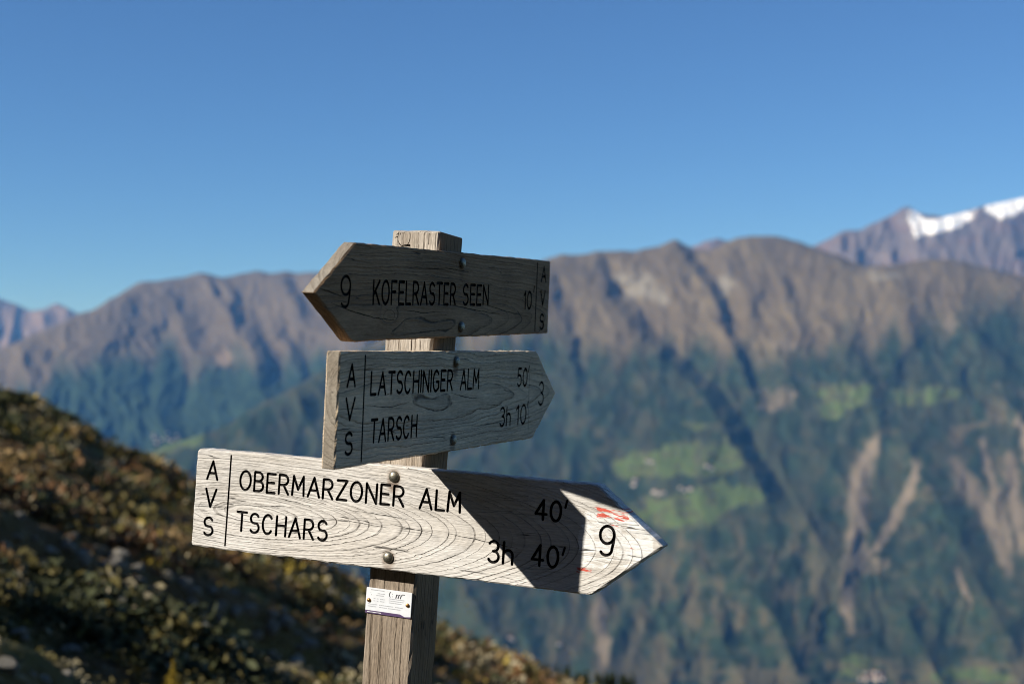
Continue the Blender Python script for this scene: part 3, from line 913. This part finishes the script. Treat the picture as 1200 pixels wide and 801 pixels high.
C3 = [crack([(0.05, -0.012), (0.10, -0.016), (0.15, -0.021)], 0.0010, 1), crack([(-0.20, 0.010), (-0.16, 0.006)], 0.0009, 2),
      crack([(-0.332, 0.006), (-0.300, 0.003)], 0.0009, 3), crack([(-0.24, -0.004), (-0.20, -0.001), (-0.175, 0.0005)], 0.0009, 4),
      crack([(-0.09, 0.004), (-0.05, 0.003), (0.0, 0.0)], 0.0009, 5), crack([(-0.030, -0.008), (0.03, -0.014)], 0.0009, 6),
      crack([(-0.31, -0.020), (-0.285, -0.021)], 0.0008, 7), crack([(-0.11, -0.008), (-0.06, -0.012), (-0.03, -0.013)], 0.0009, 8)]
out3 = rough_outline([(-0.3343, -h3), (0.2482, -h3), (0.3346, 0.0007), (0.2482, h3), (-0.3343, h3)], [0.005, 0.003, 0.002, 0.003, 0.008], 0.008, 0.0003, 31,
                     [(-0.178, -h3, 0, 0.0030, 0.007), (0.10, -h3, 0, 0.0012, 0.006), (0.28, 0.043, -0.0012, -0.0012, 0.008)])
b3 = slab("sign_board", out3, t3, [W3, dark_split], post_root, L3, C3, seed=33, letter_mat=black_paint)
place_board(b3, -0.3762, 0.0043, False)
add_bolts(b3, [(-0.0291, -0.323), (-0.0294, -0.4272)], -0.3762, 0.0043, t3)
b3["label"] = "sunlit silver-grey board pointing right, lowest of three, with red and white paint remains"

# --- middle board, pointing right, in its own shade
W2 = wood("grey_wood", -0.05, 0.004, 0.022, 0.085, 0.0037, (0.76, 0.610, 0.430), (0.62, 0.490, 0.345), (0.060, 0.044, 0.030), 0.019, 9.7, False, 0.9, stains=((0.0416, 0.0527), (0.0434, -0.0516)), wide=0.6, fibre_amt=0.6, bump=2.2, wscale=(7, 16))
h2, t2 = 0.0664, 0.0177
HB = 0.0019
L2 = []
L2.append(('club_initial#1', text_strokes("A", -0.2490, -0.2310, 0.0262, 0.0510, HB)))
L2.append(('club_initial#2', text_strokes("V", -0.2500, -0.2300, -0.0115, 0.0130, HB)))
L2.append(('club_initial#3', text_strokes("S", -0.2475, -0.2310, -0.0510, -0.0265, HB)))
L2.append(('divider_line', [ribbon([(-0.2096, 0.0611), (-0.2077, -0.0610)], 0.0017, 0.1)]))
L2.append(('place_name#1', text_strokes("LATSCHINIGER", -0.1925, 0.0335, 0.0155, 0.0415, HB)))
L2.append(('place_name#2', text_strokes("ALM", 0.0600, 0.1205, 0.0155, 0.0415, HB, gap=0.2)))
L2.append(('place_name#3', text_strokes("TARSCH", -0.1875, -0.0665, -0.0405, -0.0142, HB)))
L2.append(('walking_time#1', text_strokes("50", 0.2630, 0.3010, 0.0150, 0.0405, HB)))
L2.append(('minute_mark#1', [ribbon([(0.3085, 0.0440), (0.3060, 0.0355)], 0.0015)]))
L2.append(('walking_time#2', text_strokes("3h", 0.2040, 0.2425, -0.0412, -0.0148, HB)))
L2.append(('walking_time#3', text_strokes("10", 0.2660, 0.3035, -0.0420, -0.0142, HB)))
L2.append(('minute_mark#2', [ribbon([(0.3105, -0.0098), (0.3080, -0.0172)], 0.0015)]))
L2.append(('route_number', text_strokes("3", 0.3540, 0.3740, -0.0165, 0.0185, HB)))
C2 = [ribbon([(0.3104, 0.034), (0.3120, 0.0), (0.3160, -0.0525)], 0.0004, 0.4),
      crack([(-0.268, 0.001), (-0.235, 0.0012), (-0.20, -0.0005)], 0.0011, 11), crack([(-0.268, -0.022), (-0.236, -0.021)], 0.0011, 12),
      crack([(-0.20, 0.003), (-0.14, -0.001), (-0.09, 0.004)], 0.0010, 13), crack([(0.10, -0.037), (0.17, -0.036), (0.25, -0.032)], 0.0012, 14),
      crack([(0.03, 0.012), (0.08, 0.004), (0.13, 0.001)], 0.0010, 15), crack([(0.15, -0.008), (0.21, -0.012)], 0.0009, 16), crack([(-0.04, -0.044), (0.03, -0.046)], 0.0009, 17)]
out2 = rough_outline([(-0.2688, -h2), (0.3376, -h2), (0.4289, -0.0007), (0.3376, h2), (-0.2688, h2)], [0.002, 0.003, 0.002, 0.003, 0.002], 0.009, 0.0003, 21)
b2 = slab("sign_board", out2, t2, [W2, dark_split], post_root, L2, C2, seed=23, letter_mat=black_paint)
W_END = wood("end_grain", 0.0, 0.02, -0.05, 0.3, 0.0040, (0.30, 0.27, 0.225), (0.24, 0.205, 0.165), (0.10, 0.08, 0.06), 0.012, 3.3, False, 0.9, wide=0.7, fibre_amt=0.5)
def end_faces(o, upward=False):
    o.data.materials.append(W_END)
    for f in o.data.polygons:
        if f.normal.x < -0.35 and abs(f.normal.y) < 0.5 and (not upward or f.normal.z > 0): f.material_index = 2
end_faces(b2)
place_board(b2, -0.2235, 0.0438, True)
add_bolts(b2, [(0.0392, -0.1691), (0.0456, -0.2731)], -0.2235, 0.0438, t2)
b2["label"] = "shaded grey board pointing right, middle of three, its square end towards the viewer"

# --- top board, pointing left, in its own shade
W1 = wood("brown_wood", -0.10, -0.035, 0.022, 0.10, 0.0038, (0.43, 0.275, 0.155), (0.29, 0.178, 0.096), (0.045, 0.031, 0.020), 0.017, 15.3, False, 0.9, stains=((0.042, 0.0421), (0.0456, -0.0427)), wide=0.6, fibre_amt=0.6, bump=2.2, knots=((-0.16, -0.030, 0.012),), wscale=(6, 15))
h1, t1 = 0.0563, 0.017
L1 = []
L1.append(('route_number', text_strokes("9", -0.2785, -0.2572, -0.0165, 0.0180, 0.0018)))
L1.append(('place_name#1', text_strokes("KOFELRASTER", -0.2025, 0.0250, -0.0128, 0.0142, HB)))
L1.append(('place_name#2', text_strokes("SEEN", 0.0500, 0.1345, -0.0128, 0.0138, HB)))
L1.append(('walking_time', text_strokes("10", 0.2690, 0.2990, -0.0178, 0.0072, HB)))
L1.append(('minute_mark', [ribbon([(0.3095, 0.0155), (0.3070, 0.0075)], 0.0015)]))
L1.append(('divider_line', [ribbon([(0.3185, 0.0509), (0.3178, -0.0518)], 0.0016, 0.1)]))
L1.append(('club_initial#1', text_strokes("A", 0.3370, 0.3560, 0.0240, 0.0460, HB)))
L1.append(('club_initial#2', text_strokes("V", 0.3370, 0.3550, -0.0125, 0.0090, HB)))
L1.append(('club_initial#3', text_strokes("S", 0.3380, 0.3540, -0.0490, -0.0265, HB)))
C1 = [crack([(-0.328, 0.004), (-0.30, -0.001), (-0.27, -0.006)], 0.0013, 41), crack([(-0.300, -0.012), (-0.262, -0.020), (-0.20, -0.029), (-0.14, -0.033)], 0.0012, 42),
      crack([(0.02, -0.014), (0.10, -0.021), (0.18, -0.026)], 0.0011, 43), crack([(0.11, -0.010), (0.20, -0.022), (0.29, -0.030)], 0.0010, 44),
      crack([(-0.125, -0.052), (-0.118, -0.030)], 0.0014, 45), crack([(-0.065, -0.054), (-0.062, -0.036)], 0.0012, 46), crack([(-0.10, 0.03), (0.0, 0.034), (0.09, 0.030)], 0.0009, 47),
      crack([(-0.12, -0.020), (-0.07, -0.024), (-0.02, -0.022)], 0.0011, 48)]
out1 = rough_outline([(-0.2488, -h1), (0.3739, -h1), (0.3739, h1), (-0.2488, h1), (-0.3365, -0.0015)], [0.002, 0.002, 0.003, 0.002, 0.002], 0.009, 0.0003, 11)
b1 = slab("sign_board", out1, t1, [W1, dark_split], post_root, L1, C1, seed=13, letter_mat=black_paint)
end_faces(b1, True)
place_board(b1, -0.0829, 0.072, True)
add_bolts(b1, [(0.0388, -0.0379), (0.0484, -0.1222)], -0.0829, 0.072, t1)
b1["label"] = "dark brown shaded board pointing left, topmost of three on the post"

# --- little enamel plate screwed to the post
white_enamel = plain("white_enamel", (0.72, 0.75, 0.80), 0.35, 0, 0.5, 0.05, 90)
purple = plain("purple_print", (0.085, 0.050, 0.13), 0.5)
greyprint = plain("grey_print", (0.42, 0.44, 0.48), 0.6)
blackprint = plain("black_print", (0.02, 0.02, 0.025), 0.6)
po = rough_outline([(-0.0335, -0.0168), (0.0335, -0.0168), (0.0335, 0.0168), (-0.0335, 0.0168)], [0.0012] * 4, 0.01, 0.0, 2)
plate = slab("info_plate", po, 0.0014, [white_enamel, dark_split], post_root, (), (), bevel=0.0003, seed=4)
plate.location = (-0.0372, -0.0004, LPOST - 0.4898)
plate["label"] = "small white printed plate with purple stripe screwed below the lowest board"
def sheet(name, polys, y, m, parent):
    bm = bmesh.new()
    for p in polys:
        bm.faces.new([bm.verts.new((a, y, b)) for a, b in p])
    bmesh.ops.recalc_face_normals(bm, faces=bm.faces[:])
    return bm_obj(name, bm, [m], parent)
def rect(x0, x1, z0, z1, sl=0.0): return [(x0, z0), (x1, z0), (x1 + sl, z1), (x0 + sl, z1)]
sheet("purple_stripe", [[(-0.0332, -0.0165), (0.0130, -0.0165), (0.0130, -0.0128), (-0.0332, -0.0128)], [(0.0130, -0.0165), (0.0332, -0.0165), (0.0332, -0.0145), (0.0250, -0.0155), (0.0180, -0.0128), (0.0130, -0.0128)]], -0.0016, purple, plate)
marks = []
for z, spans in ((0.0138, [(-0.027, -0.007)]), (0.0098, [(-0.027, -0.0262), (-0.0165, -0.006)]), (0.0072, [(-0.0265, -0.025), (-0.0185, -0.007)]),
                 (0.0028, [(-0.022, -0.0195), (-0.017, -0.0150), (-0.0125, -0.006)]), (-0.0002, [(-0.022, -0.0195), (-0.017, -0.0150), (-0.0125, -0.006)]),
                 (0.0050, [(0.0005, 0.023)]), (0.0024, [(0.0005, 0.022)]), (-0.0002, [(0.0005, 0.019)]),
                 (-0.0050, [(-0.030, -0.016), (-0.0135, 0.007), (0.010, 0.021)]), (-0.0078, [(-0.030, -0.018), (-0.0135, -0.002), (0.0, 0.018)])):
    for a, b in spans:
        x = a
        while x < b:
            w = random.uniform(0.0006, 0.0016); marks.append(rect(x, min(b, x + w), z, z + 0.0010)); x += w + random.uniform(0.0003, 0.0006)
sheet("fine_print", marks, -0.0016, greyprint, plate)
lg = [[tuple(v) for v in ribbon(arc(0.0028, 0.0108, 0.0022, 0.0032, 100, 250, 8), 0.00045)], rect(0.0048, 0.0056, 0.0118, 0.0126), rect(0.0048, 0.0056, 0.0082, 0.0090)]
for k in range(3):
    lg.append(rect(0.0095 + k * 0.0033, 0.0108 + k * 0.0033, 0.0070, 0.0112, 0.0012)); lg.append(rect(0.0105 + k * 0.0033, 0.0128 + k * 0.0033, 0.0112, 0.0122, 0.0003))
lg.append(rect(0.0190, 0.0232, 0.0124, 0.0132))
sheet("logo_mark", lg, -0.0016, blackprint, plate)
sheet("stripe_lettering", [rect(-0.0305 + 0.0018 * k, -0.0293 + 0.0018 * k, -0.0153, -0.0142) for k in range(12)], -0.0018, white_enamel, plate)
brass = plain("brass_screw", (0.42, 0.22, 0.08), 0.35, 0.9, 0.5, 0.3, 600)
SCREW = bolt_mesh(0.0026, 0.0016); SCREW.materials.clear(); SCREW.materials.append(brass); SCREW.name = "screw"
for x, z in ((-0.0288, 0.0003), (0.0281, 0.0001)):
    s = bpy.data.objects.new("screw", SCREW); COL.objects.link(s); s.parent = plate; s.location = (x, -0.0014, z)

# ------------------------------------------------------------------ heath, stones and shrubs on the hillside
def heath():
    N = 34000
    az = np.radians(rng.uniform(-26, 14, N)); rad = np.exp(rng.uniform(np.log(6.5), np.log(105), N))
    x = rad * np.sin(az); y = rad * np.cos(az)
    z = hill_z(x, y)
    dens = fbm(x / 1.25 + 3.1, y / 1.7, 541, 3)
    keep = (dens > 0.43) | (rng.random(N) < 0.12)
    x, y, z, rad, dens = x[keep], y[keep], z[keep], rad[keep], dens[keep]; N = len(x)
    size = (0.55 + 1.1 * sstep(0.43, 0.68, dens)) * (0.060 + 0.0060 * rad) * np.exp(np.clip(rng.normal(0, 0.38, N), -1, 0.7))
    p = fbm(x / 2.6, y / 3.4, 501, 3); q = fbm(x / 0.9 + 9, y / 1.1, 521, 3)
    pal = np.array([(0.165, 0.085, 0.036), (0.130, 0.108, 0.034), (0.310, 0.225, 0.030), (0.440, 0.380, 0.240), (0.055, 0.062, 0.026), (0.250, 0.165, 0.070)])
    cls = np.where(p < 0.42, 0, np.where(p < 0.54, 5, np.where(p < 0.63, 1, 4)))
    cls = np.where(q > 0.69, 3, cls); cls = np.where((q < 0.33), 1, cls)
    rnd = rng.random(N)
    cls = np.where(rnd < 0.06, 2, cls); cls = np.where((rnd > 0.06) & (rnd < 0.15), 3, cls); cls = np.where((rnd > 0.14) & (rnd < 0.30), 4, cls)
    K = 38
    c = np.repeat(np.stack([x, y, z], 1), K, 0); s = np.repeat(size, K)
    u = rng.normal(size=(N * K, 3)); u /= np.linalg.norm(u, axis=1)[:, None]
    off = u * (rng.random(N * K) ** 0.4)[:, None] * s[:, None] * np.array([1.0, 1.0, 0.62])
    off[:, 2] = abs(off[:, 2]) * 1.0 + 0.05 * s
    ctr = c + off
    nrm = rng.normal(size=(N * K, 3)) + np.array([0, 0, 0.7]); nrm /= np.linalg.norm(nrm, axis=1)[:, None]
    t = np.cross(nrm, rng.normal(size=(N * K, 3))); t /= np.linalg.norm(t, axis=1)[:, None]
    b = np.cross(nrm, t)
    l = (s * rng.uniform(0.06, 0.19, N * K))[:, None]; w = l * rng.uniform(0.35, 0.7, (N * K, 1))
    V = np.stack([ctr - t * l - b * w * 0.3, ctr - b * w, ctr + t * l, ctr + b * w], 1).reshape(-1, 3)
    F = np.arange(N * K * 4).reshape(-1, 4)
    me = np_mesh("heath", V, F, False)
    col = pal[np.repeat(cls, K)] * rng.uniform(0.5, 1.15, (N * K, 1))
    col = np.repeat(np.concatenate([col, np.ones((N * K, 1))], 1), 4, 0)
    set_attr(me, "tint", col)
    n = NT("heath_leaves")
    at = n.node("ShaderNodeAttribute", attribute_name="tint")
    me.materials.append(n.out(at.outputs["Color"], 0.7, 0, 0.2))
    return tag(link("heath", me), "low red, olive and yellow alpine heath covering the slope behind the signpost", "heath", kind="stuff")
heath()

m_stone = NT("lichen_stone")
geo = m_stone.node("ShaderNodeTexCoord").outputs["Object"]
a = m_stone.noise(geo, 3.0, 5, 0.65); b = m_stone.noise(geo, 9.0, 4, 0.6)
c = m_stone.mix(m_stone.ss(a, 0.35, 0.65), (0.34, 0.31, 0.26), (0.46, 0.42, 0.35))
c = m_stone.mix(m_stone.math('MULTIPLY', m_stone.ss(b, 0.55, 0.7), 0.7), c, (0.14, 0.14, 0.09))
m_stone.bump(m_stone.math('ADD', a, b), 0.08, 0.9)
m_stone = m_stone.out(c, 0.9, 0, 0.2)
def stone_mesh(seed):
    rr = random.Random(seed)
    bm = bmesh.new(); bmesh.ops.create_icosphere(bm, subdivisions=3, radius=1.0)
    planes = [(Vector((rr.gauss(0, 1), rr.gauss(0, 1), rr.gauss(0, 1))).normalized(), rr.uniform(0.55, 0.85)) for _ in range(9)]
    for v in bm.verts:
        for nn, d in planes:
            e = v.co.dot(nn) - d
            if e > 0: v.co -= nn * e * 0.92
        v.co *= 1 + rr.uniform(-0.025, 0.025)
        v.co.z *= 0.72
    me = bpy.data.meshes.new("stone"); bm.to_mesh(me); bm.free(); me.materials.append(m_stone)
    return me
STONES = [stone_mesh(60 + k) for k in range(6)]
def ray_hill(px, py):
    dx, dz = px_dir(px, py)
    ys = np.linspace(4, 110, 2200)
    h = hill_z(dx * ys, ys) - (CAM_Z + dz * ys)
    k = np.nonzero(h > 0)[0]
    if len(k) == 0: return None
    return Vector((dx * ys[k[0]], ys[k[0]], CAM_Z + dz * ys[k[0]]))
rs = random.Random(99)
spots = []
for k in range(46):                       # along the rim of the terrace
    t = rs.random(); spots.append((420 * t + rs.gauss(0, 5), 617 + 150 * t + rs.gauss(0, 9) - 4, rs.uniform(0.55, 1.25)))
for k in range(110):
    px = rs.uniform(-20, 600); lo = np.interp(px, [0, 230, 420, 520, 680], [470, 575, 675, 745, 810])
    spots.append((px, rs.uniform(lo, 830), rs.uniform(0.35, 1.0)))
for px, py, sc in ((393, 705, 2.0), (405, 690, 1.6), (330, 660, 1.4), (300, 745, 1.5), (155, 720, 1.5), (165, 738, 1.2), (100, 680, 1.4), (25, 742, 1.3), (8, 780, 1.5), (55, 795, 1.4), (85, 762, 1.2), (255, 715, 1.3), (318, 765, 1.3), (345, 775, 1.3), (545, 785, 1.3), (575, 790, 1.2)):
    spots.append((px, py, sc))
for px, py, sc in spots:
    p = ray_hill(px, py)
    if p is None: continue
    s = 0.0060 * p.y * sc * rs.uniform(0.8, 1.2)
    o = bpy.data.objects.new("stone", rs.choice(STONES)); COL.objects.link(o)
    o.location = p + Vector((0, 0, 0.15 * s)); o.scale = (s * rs.uniform(0.8, 1.3), s * rs.uniform(0.8, 1.2), s * rs.uniform(0.7, 1.1))
    o.rotation_euler = (rs.uniform(-0.4, 0.4), rs.uniform(-0.2, 0.5), rs.uniform(0, 6.3))
    tag(o, "pale grey stone half buried in the heath of the left slope", "stone", "stones lying in the heath")

bark = plain("bark", (0.06, 0.045, 0.03), 0.9, 0, 0.1, 0.3, 20)
def leaf_mat(name, c1, c2):
    n = NT(name)
    g = n.node("ShaderNodeNewGeometry")
    f = n.noise(g.outputs["Position"], 14, 2, 0.6)
    return n.out(n.mix(n.ss(f, 0.35, 0.65), c1, c2), 0.7, 0, 0.2)
M_YEL = leaf_mat("autumn_yellow_leaves", (0.26, 0.19, 0.02), (0.36, 0.25, 0.03))
M_JUN = leaf_mat("juniper_needles", (0.045, 0.055, 0.022), (0.075, 0.072, 0.025))
M_SPR = leaf_mat("spruce_needles", (0.022, 0.034, 0.016), (0.038, 0.050, 0.022))
def leafy(ctrs, size, seed):
    g = np.random.default_rng(seed); n = len(ctrs)
    nrm = g.normal(size=(n, 3)); nrm /= np.linalg.norm(nrm, axis=1)[:, None]
    t = np.cross(nrm, g.normal(size=(n, 3))); t /= np.linalg.norm(t, axis=1)[:, None]; b = np.cross(nrm, t)
    l = size * g.uniform(0.6, 1.3, (n, 1)); w = l * 0.5
    V = np.stack([ctrs - t * l, ctrs - b * w, ctrs + t * l, ctrs + b * w], 1).reshape(-1, 3)
    return np_mesh("foliage", V, np.arange(n * 4).reshape(-1, 4), False)
def stem_mesh(r, h):
    bm = bmesh.new()
    bmesh.ops.create_cone(bm, segments=8, radius1=r, radius2=r * 0.3, depth=h, cap_ends=True)
    for v in bm.verts: v.co.z += h / 2 - 0.05 * h
    me = bpy.data.meshes.new("stem"); bm.to_mesh(me); bm.free(); me.materials.append(bark)
    return me
def bush(name, px, py, w, h, mat, label, cat, group=None, cone=False, seed=0, n=900):
    p = ray_hill(px, py)
    if p is None: return
    e = bpy.data.objects.new(name, None); COL.objects.link(e); e.location = p
    tag(e, label, cat, group)
    g = np.random.default_rng(seed)
    t = g.random(n); a = g.uniform(0, 6.283, n)
    if cone: rr_ = w * (1 - t) ** 0.8 * np.sqrt(g.random(n)); zz = h * (0.06 + 0.94 * t)
    else: rr_ = w * np.sqrt(np.clip(1 - (t * 1.05 - 0.05) ** 2, 0, 1)) * g.random(n) ** 0.4; zz = h * t
    lump = 0.7 + 0.5 * vnoise(a * 1.3, zz / h * 4, seed)
    P = np.stack([rr_ * np.cos(a) * lump, rr_ * np.sin(a) * lump, zz * (0.85 + 0.3 * vnoise(a, a * 0 + seed, seed + 5))], 1)
    me = leafy(P, 0.085 * max(w, h * 0.4), seed); me.materials.append(mat)
    f = link("foliage", me, (), e)
    st = link("stem", stem_mesh(0.03 * h + 0.01, h * 0.8), (), e)
bush("yellow_shrub", 205, 822, 0.10, 0.26, M_YEL, "upright bright yellow shrub at the bottom edge of the heath slope", "shrub", None, True, 3)
bush("yellow_shrub", 631, 808, 0.32, 0.55, M_YEL, "small yellow shrub right of the post where the slope leaves the picture", "shrub", None, True, 4)
for k, (px, py, w, h) in enumerate(((3, 474, 1.2, 0.5), (22, 480, 1.3, 0.6), (58, 496, 1.2, 0.6), (98, 514, 0.9, 0.5), (152, 541, 0.9, 0.5), (200, 566, 0.7, 0.4))):
    bush("juniper_bush", px, py, w, h, M_JUN, "low dark green bush on the crest line of the left slope", "bush", "bushes along the crest of the left slope", False, 20 + k, 1100)

# spruces standing lower down the slope, right of the post, only their tops in view
def spruce_crown(seed, h):
    g = np.random.default_rng(seed); n = 2600
    t = g.random(n) ** 0.75
    lay = np.round(t * 15) / 15
    t2_ = np.clip(lay + g.uniform(0, 0.05, n), 0, 1)
    a = g.uniform(0, 6.283, n); rad = 0.20 * h * (1 - t2_) * np.sqrt(g.random(n)) * (0.75 + 0.5 * vnoise(a * 1.6, lay * 20, seed))
    P = np.stack([rad * np.cos(a), rad * np.sin(a), h * (0.08 + 0.92 * t2_) - 0.25 * rad], 1)
    me = leafy(P, 0.026 * h, seed); me.materials.append(M_SPR); return me
CROWNS = [spruce_crown(70 + k, 9.0) for k in range(3)]
STEM = stem_mesh(0.16, 8.6)
rt = random.Random(17)
for k in range(26):
    px = rt.uniform(618, 742); dist = rt.uniform(150, 215)
    tip = float(np.interp(px, [618, 660, 742], [786, 792, 804])) + rt.uniform(-4, 4)
    x = (px - 600) / FPX * dist
    g = float(hill_z(np.array([x]), np.array([float(dist)]))[0])
    tipz = CAM_Z + (HORIZON - tip) / FPX * dist
    h = max(5.0, tipz - g)
    e = bpy.data.objects.new("spruce_tree", None); COL.objects.link(e); e.location = (x, dist, g)
    e.scale = (min(h / 9.0, 1.6),) * 2 + (h / 9.0,)
    e.rotation_euler = (0, 0, k * 1.3)
    tag(e, "dark spruce top at the bottom of the picture right of the post", "tree", "spruces below the slope right of the post")
    link("trunk", STEM, (), e); link("crown", CROWNS[k % 3], (), e)

# ------------------------------------------------------------------ farmhouses and villages across the valley
m_wall = plain("house_wall", (0.46, 0.43, 0.39), 0.9, 0, 0.1, 0.08, 0.2)
m_roof = plain("house_roof", (0.20, 0.12, 0.085), 0.9, 0, 0.1, 0.2, 0.2)
def house_mesh():
    bm = bmesh.new()
    L, Wd, Hh, Rf = 11, 7.5, 8, 13
    v = [bm.verts.new(c) for c in ((-L, -Wd, -6), (L, -Wd, -6), (L, Wd, -6), (-L, Wd, -6), (-L, -Wd, Hh), (L, -Wd, Hh), (L, Wd, Hh), (-L, Wd, Hh), (-L, 0, Rf - 0.3), (L, 0, Rf - 0.3))]
    for f in ((0, 1, 5, 4), (2, 3, 7, 6)): bm.faces.new([v[i] for i in f])
    bm.faces.new([v[i] for i in (1, 2, 6, 9, 5)]); bm.faces.new([v[i] for i in (3, 0, 4, 8, 7)])
    o = 1.5
    for sy in (-1, 1):
        lo = Hh - 0.6
        a = [(-L - o, sy * (Wd + o), lo), (L + o, sy * (Wd + o), lo), (L + o, 0, Rf), (-L - o, 0, Rf)]
        b = [(x, y, z + 0.5) for x, y, z in a]
        va = [bm.verts.new(c) for c in a]; vb = [bm.verts.new(c) for c in b]
        fs = [va[::-1], vb] + [[va[i - 1], va[i], vb[i], vb[i - 1]] for i in range(4)]
        for f in fs: q = bm.faces.new(f); q.material_index = 1
    bmesh.ops.recalc_face_normals(bm, faces=bm.faces[:])
    me = bpy.data.meshes.new("house"); bm.to_mesh(me); bm.free(); me.materials.append(m_wall); me.materials.append(m_roof)
    return me
HOUSE = house_mesh()
def surf(px, py, which):
    a, b = np.array([float(px)]), np.array([float(py)])
    if which == 'main': r = main_range_r(b) + main_disp(a, b)
    else: r = 5400.0 / (0.50 - (HORIZON - b) / FPX) + left_disp(a, b)
    r = float(r[0]); dx, dz = px_dir(px, py)
    return Vector((dx * r, r, dz * r + CAM_Z))
rh = random.Random(5)
def houses(spots, which, name, label, group):
    for px, py in spots:
        p = surf(px, py, which)
        o = bpy.data.objects.new(name, HOUSE); COL.objects.link(o)
        o.location = p + Vector((0, -9, 1)); s = rh.uniform(0.6, 1.0); o.scale = (s, s, s); o.rotation_euler = (0, 0, rh.uniform(-0.7, 0.7))
        tag(o, label, "house", group)
houses([(758, 540), (764, 541), (828, 546), (833, 549), (744, 562)], 'main', "farmhouse", "tiny white farmhouse on the upper green meadow across the valley", "farmhouses on the upper meadow")
houses([(766, 576), (771, 578), (776, 577), (796, 571), (802, 574), (808, 573), (742, 568)], 'main', "farmhouse", "tiny white farmhouse on the lower green meadow across the valley", "farmhouses on the lower meadow")
houses([(1014 + rh.uniform(-9, 16), 788 + rh.uniform(-5, 5)) for _ in range(10)], 'main', "village_house", "tiny pale village house on the valley floor at the bottom right", "village houses at the bottom right")
houses([(598, 745), (601, 747), (604, 762), (655, 752)], 'main', "village_house", "tiny pale house at the foot of the far slope right of the post", "houses at the foot of the far slope")
def left_or_main(px, py):
    return 'main' if py > interp(MAIN_SKY, px) + 1 else 'left'
for px, py in [(193 + rh.gauss(0, 7), 513 + rh.gauss(0, 3)) for _ in range(12)]:
    houses([(px, py)], left_or_main(px, py), "village_house", "tiny pale village house in the side valley left of the lowest board", "village houses in the side valley")
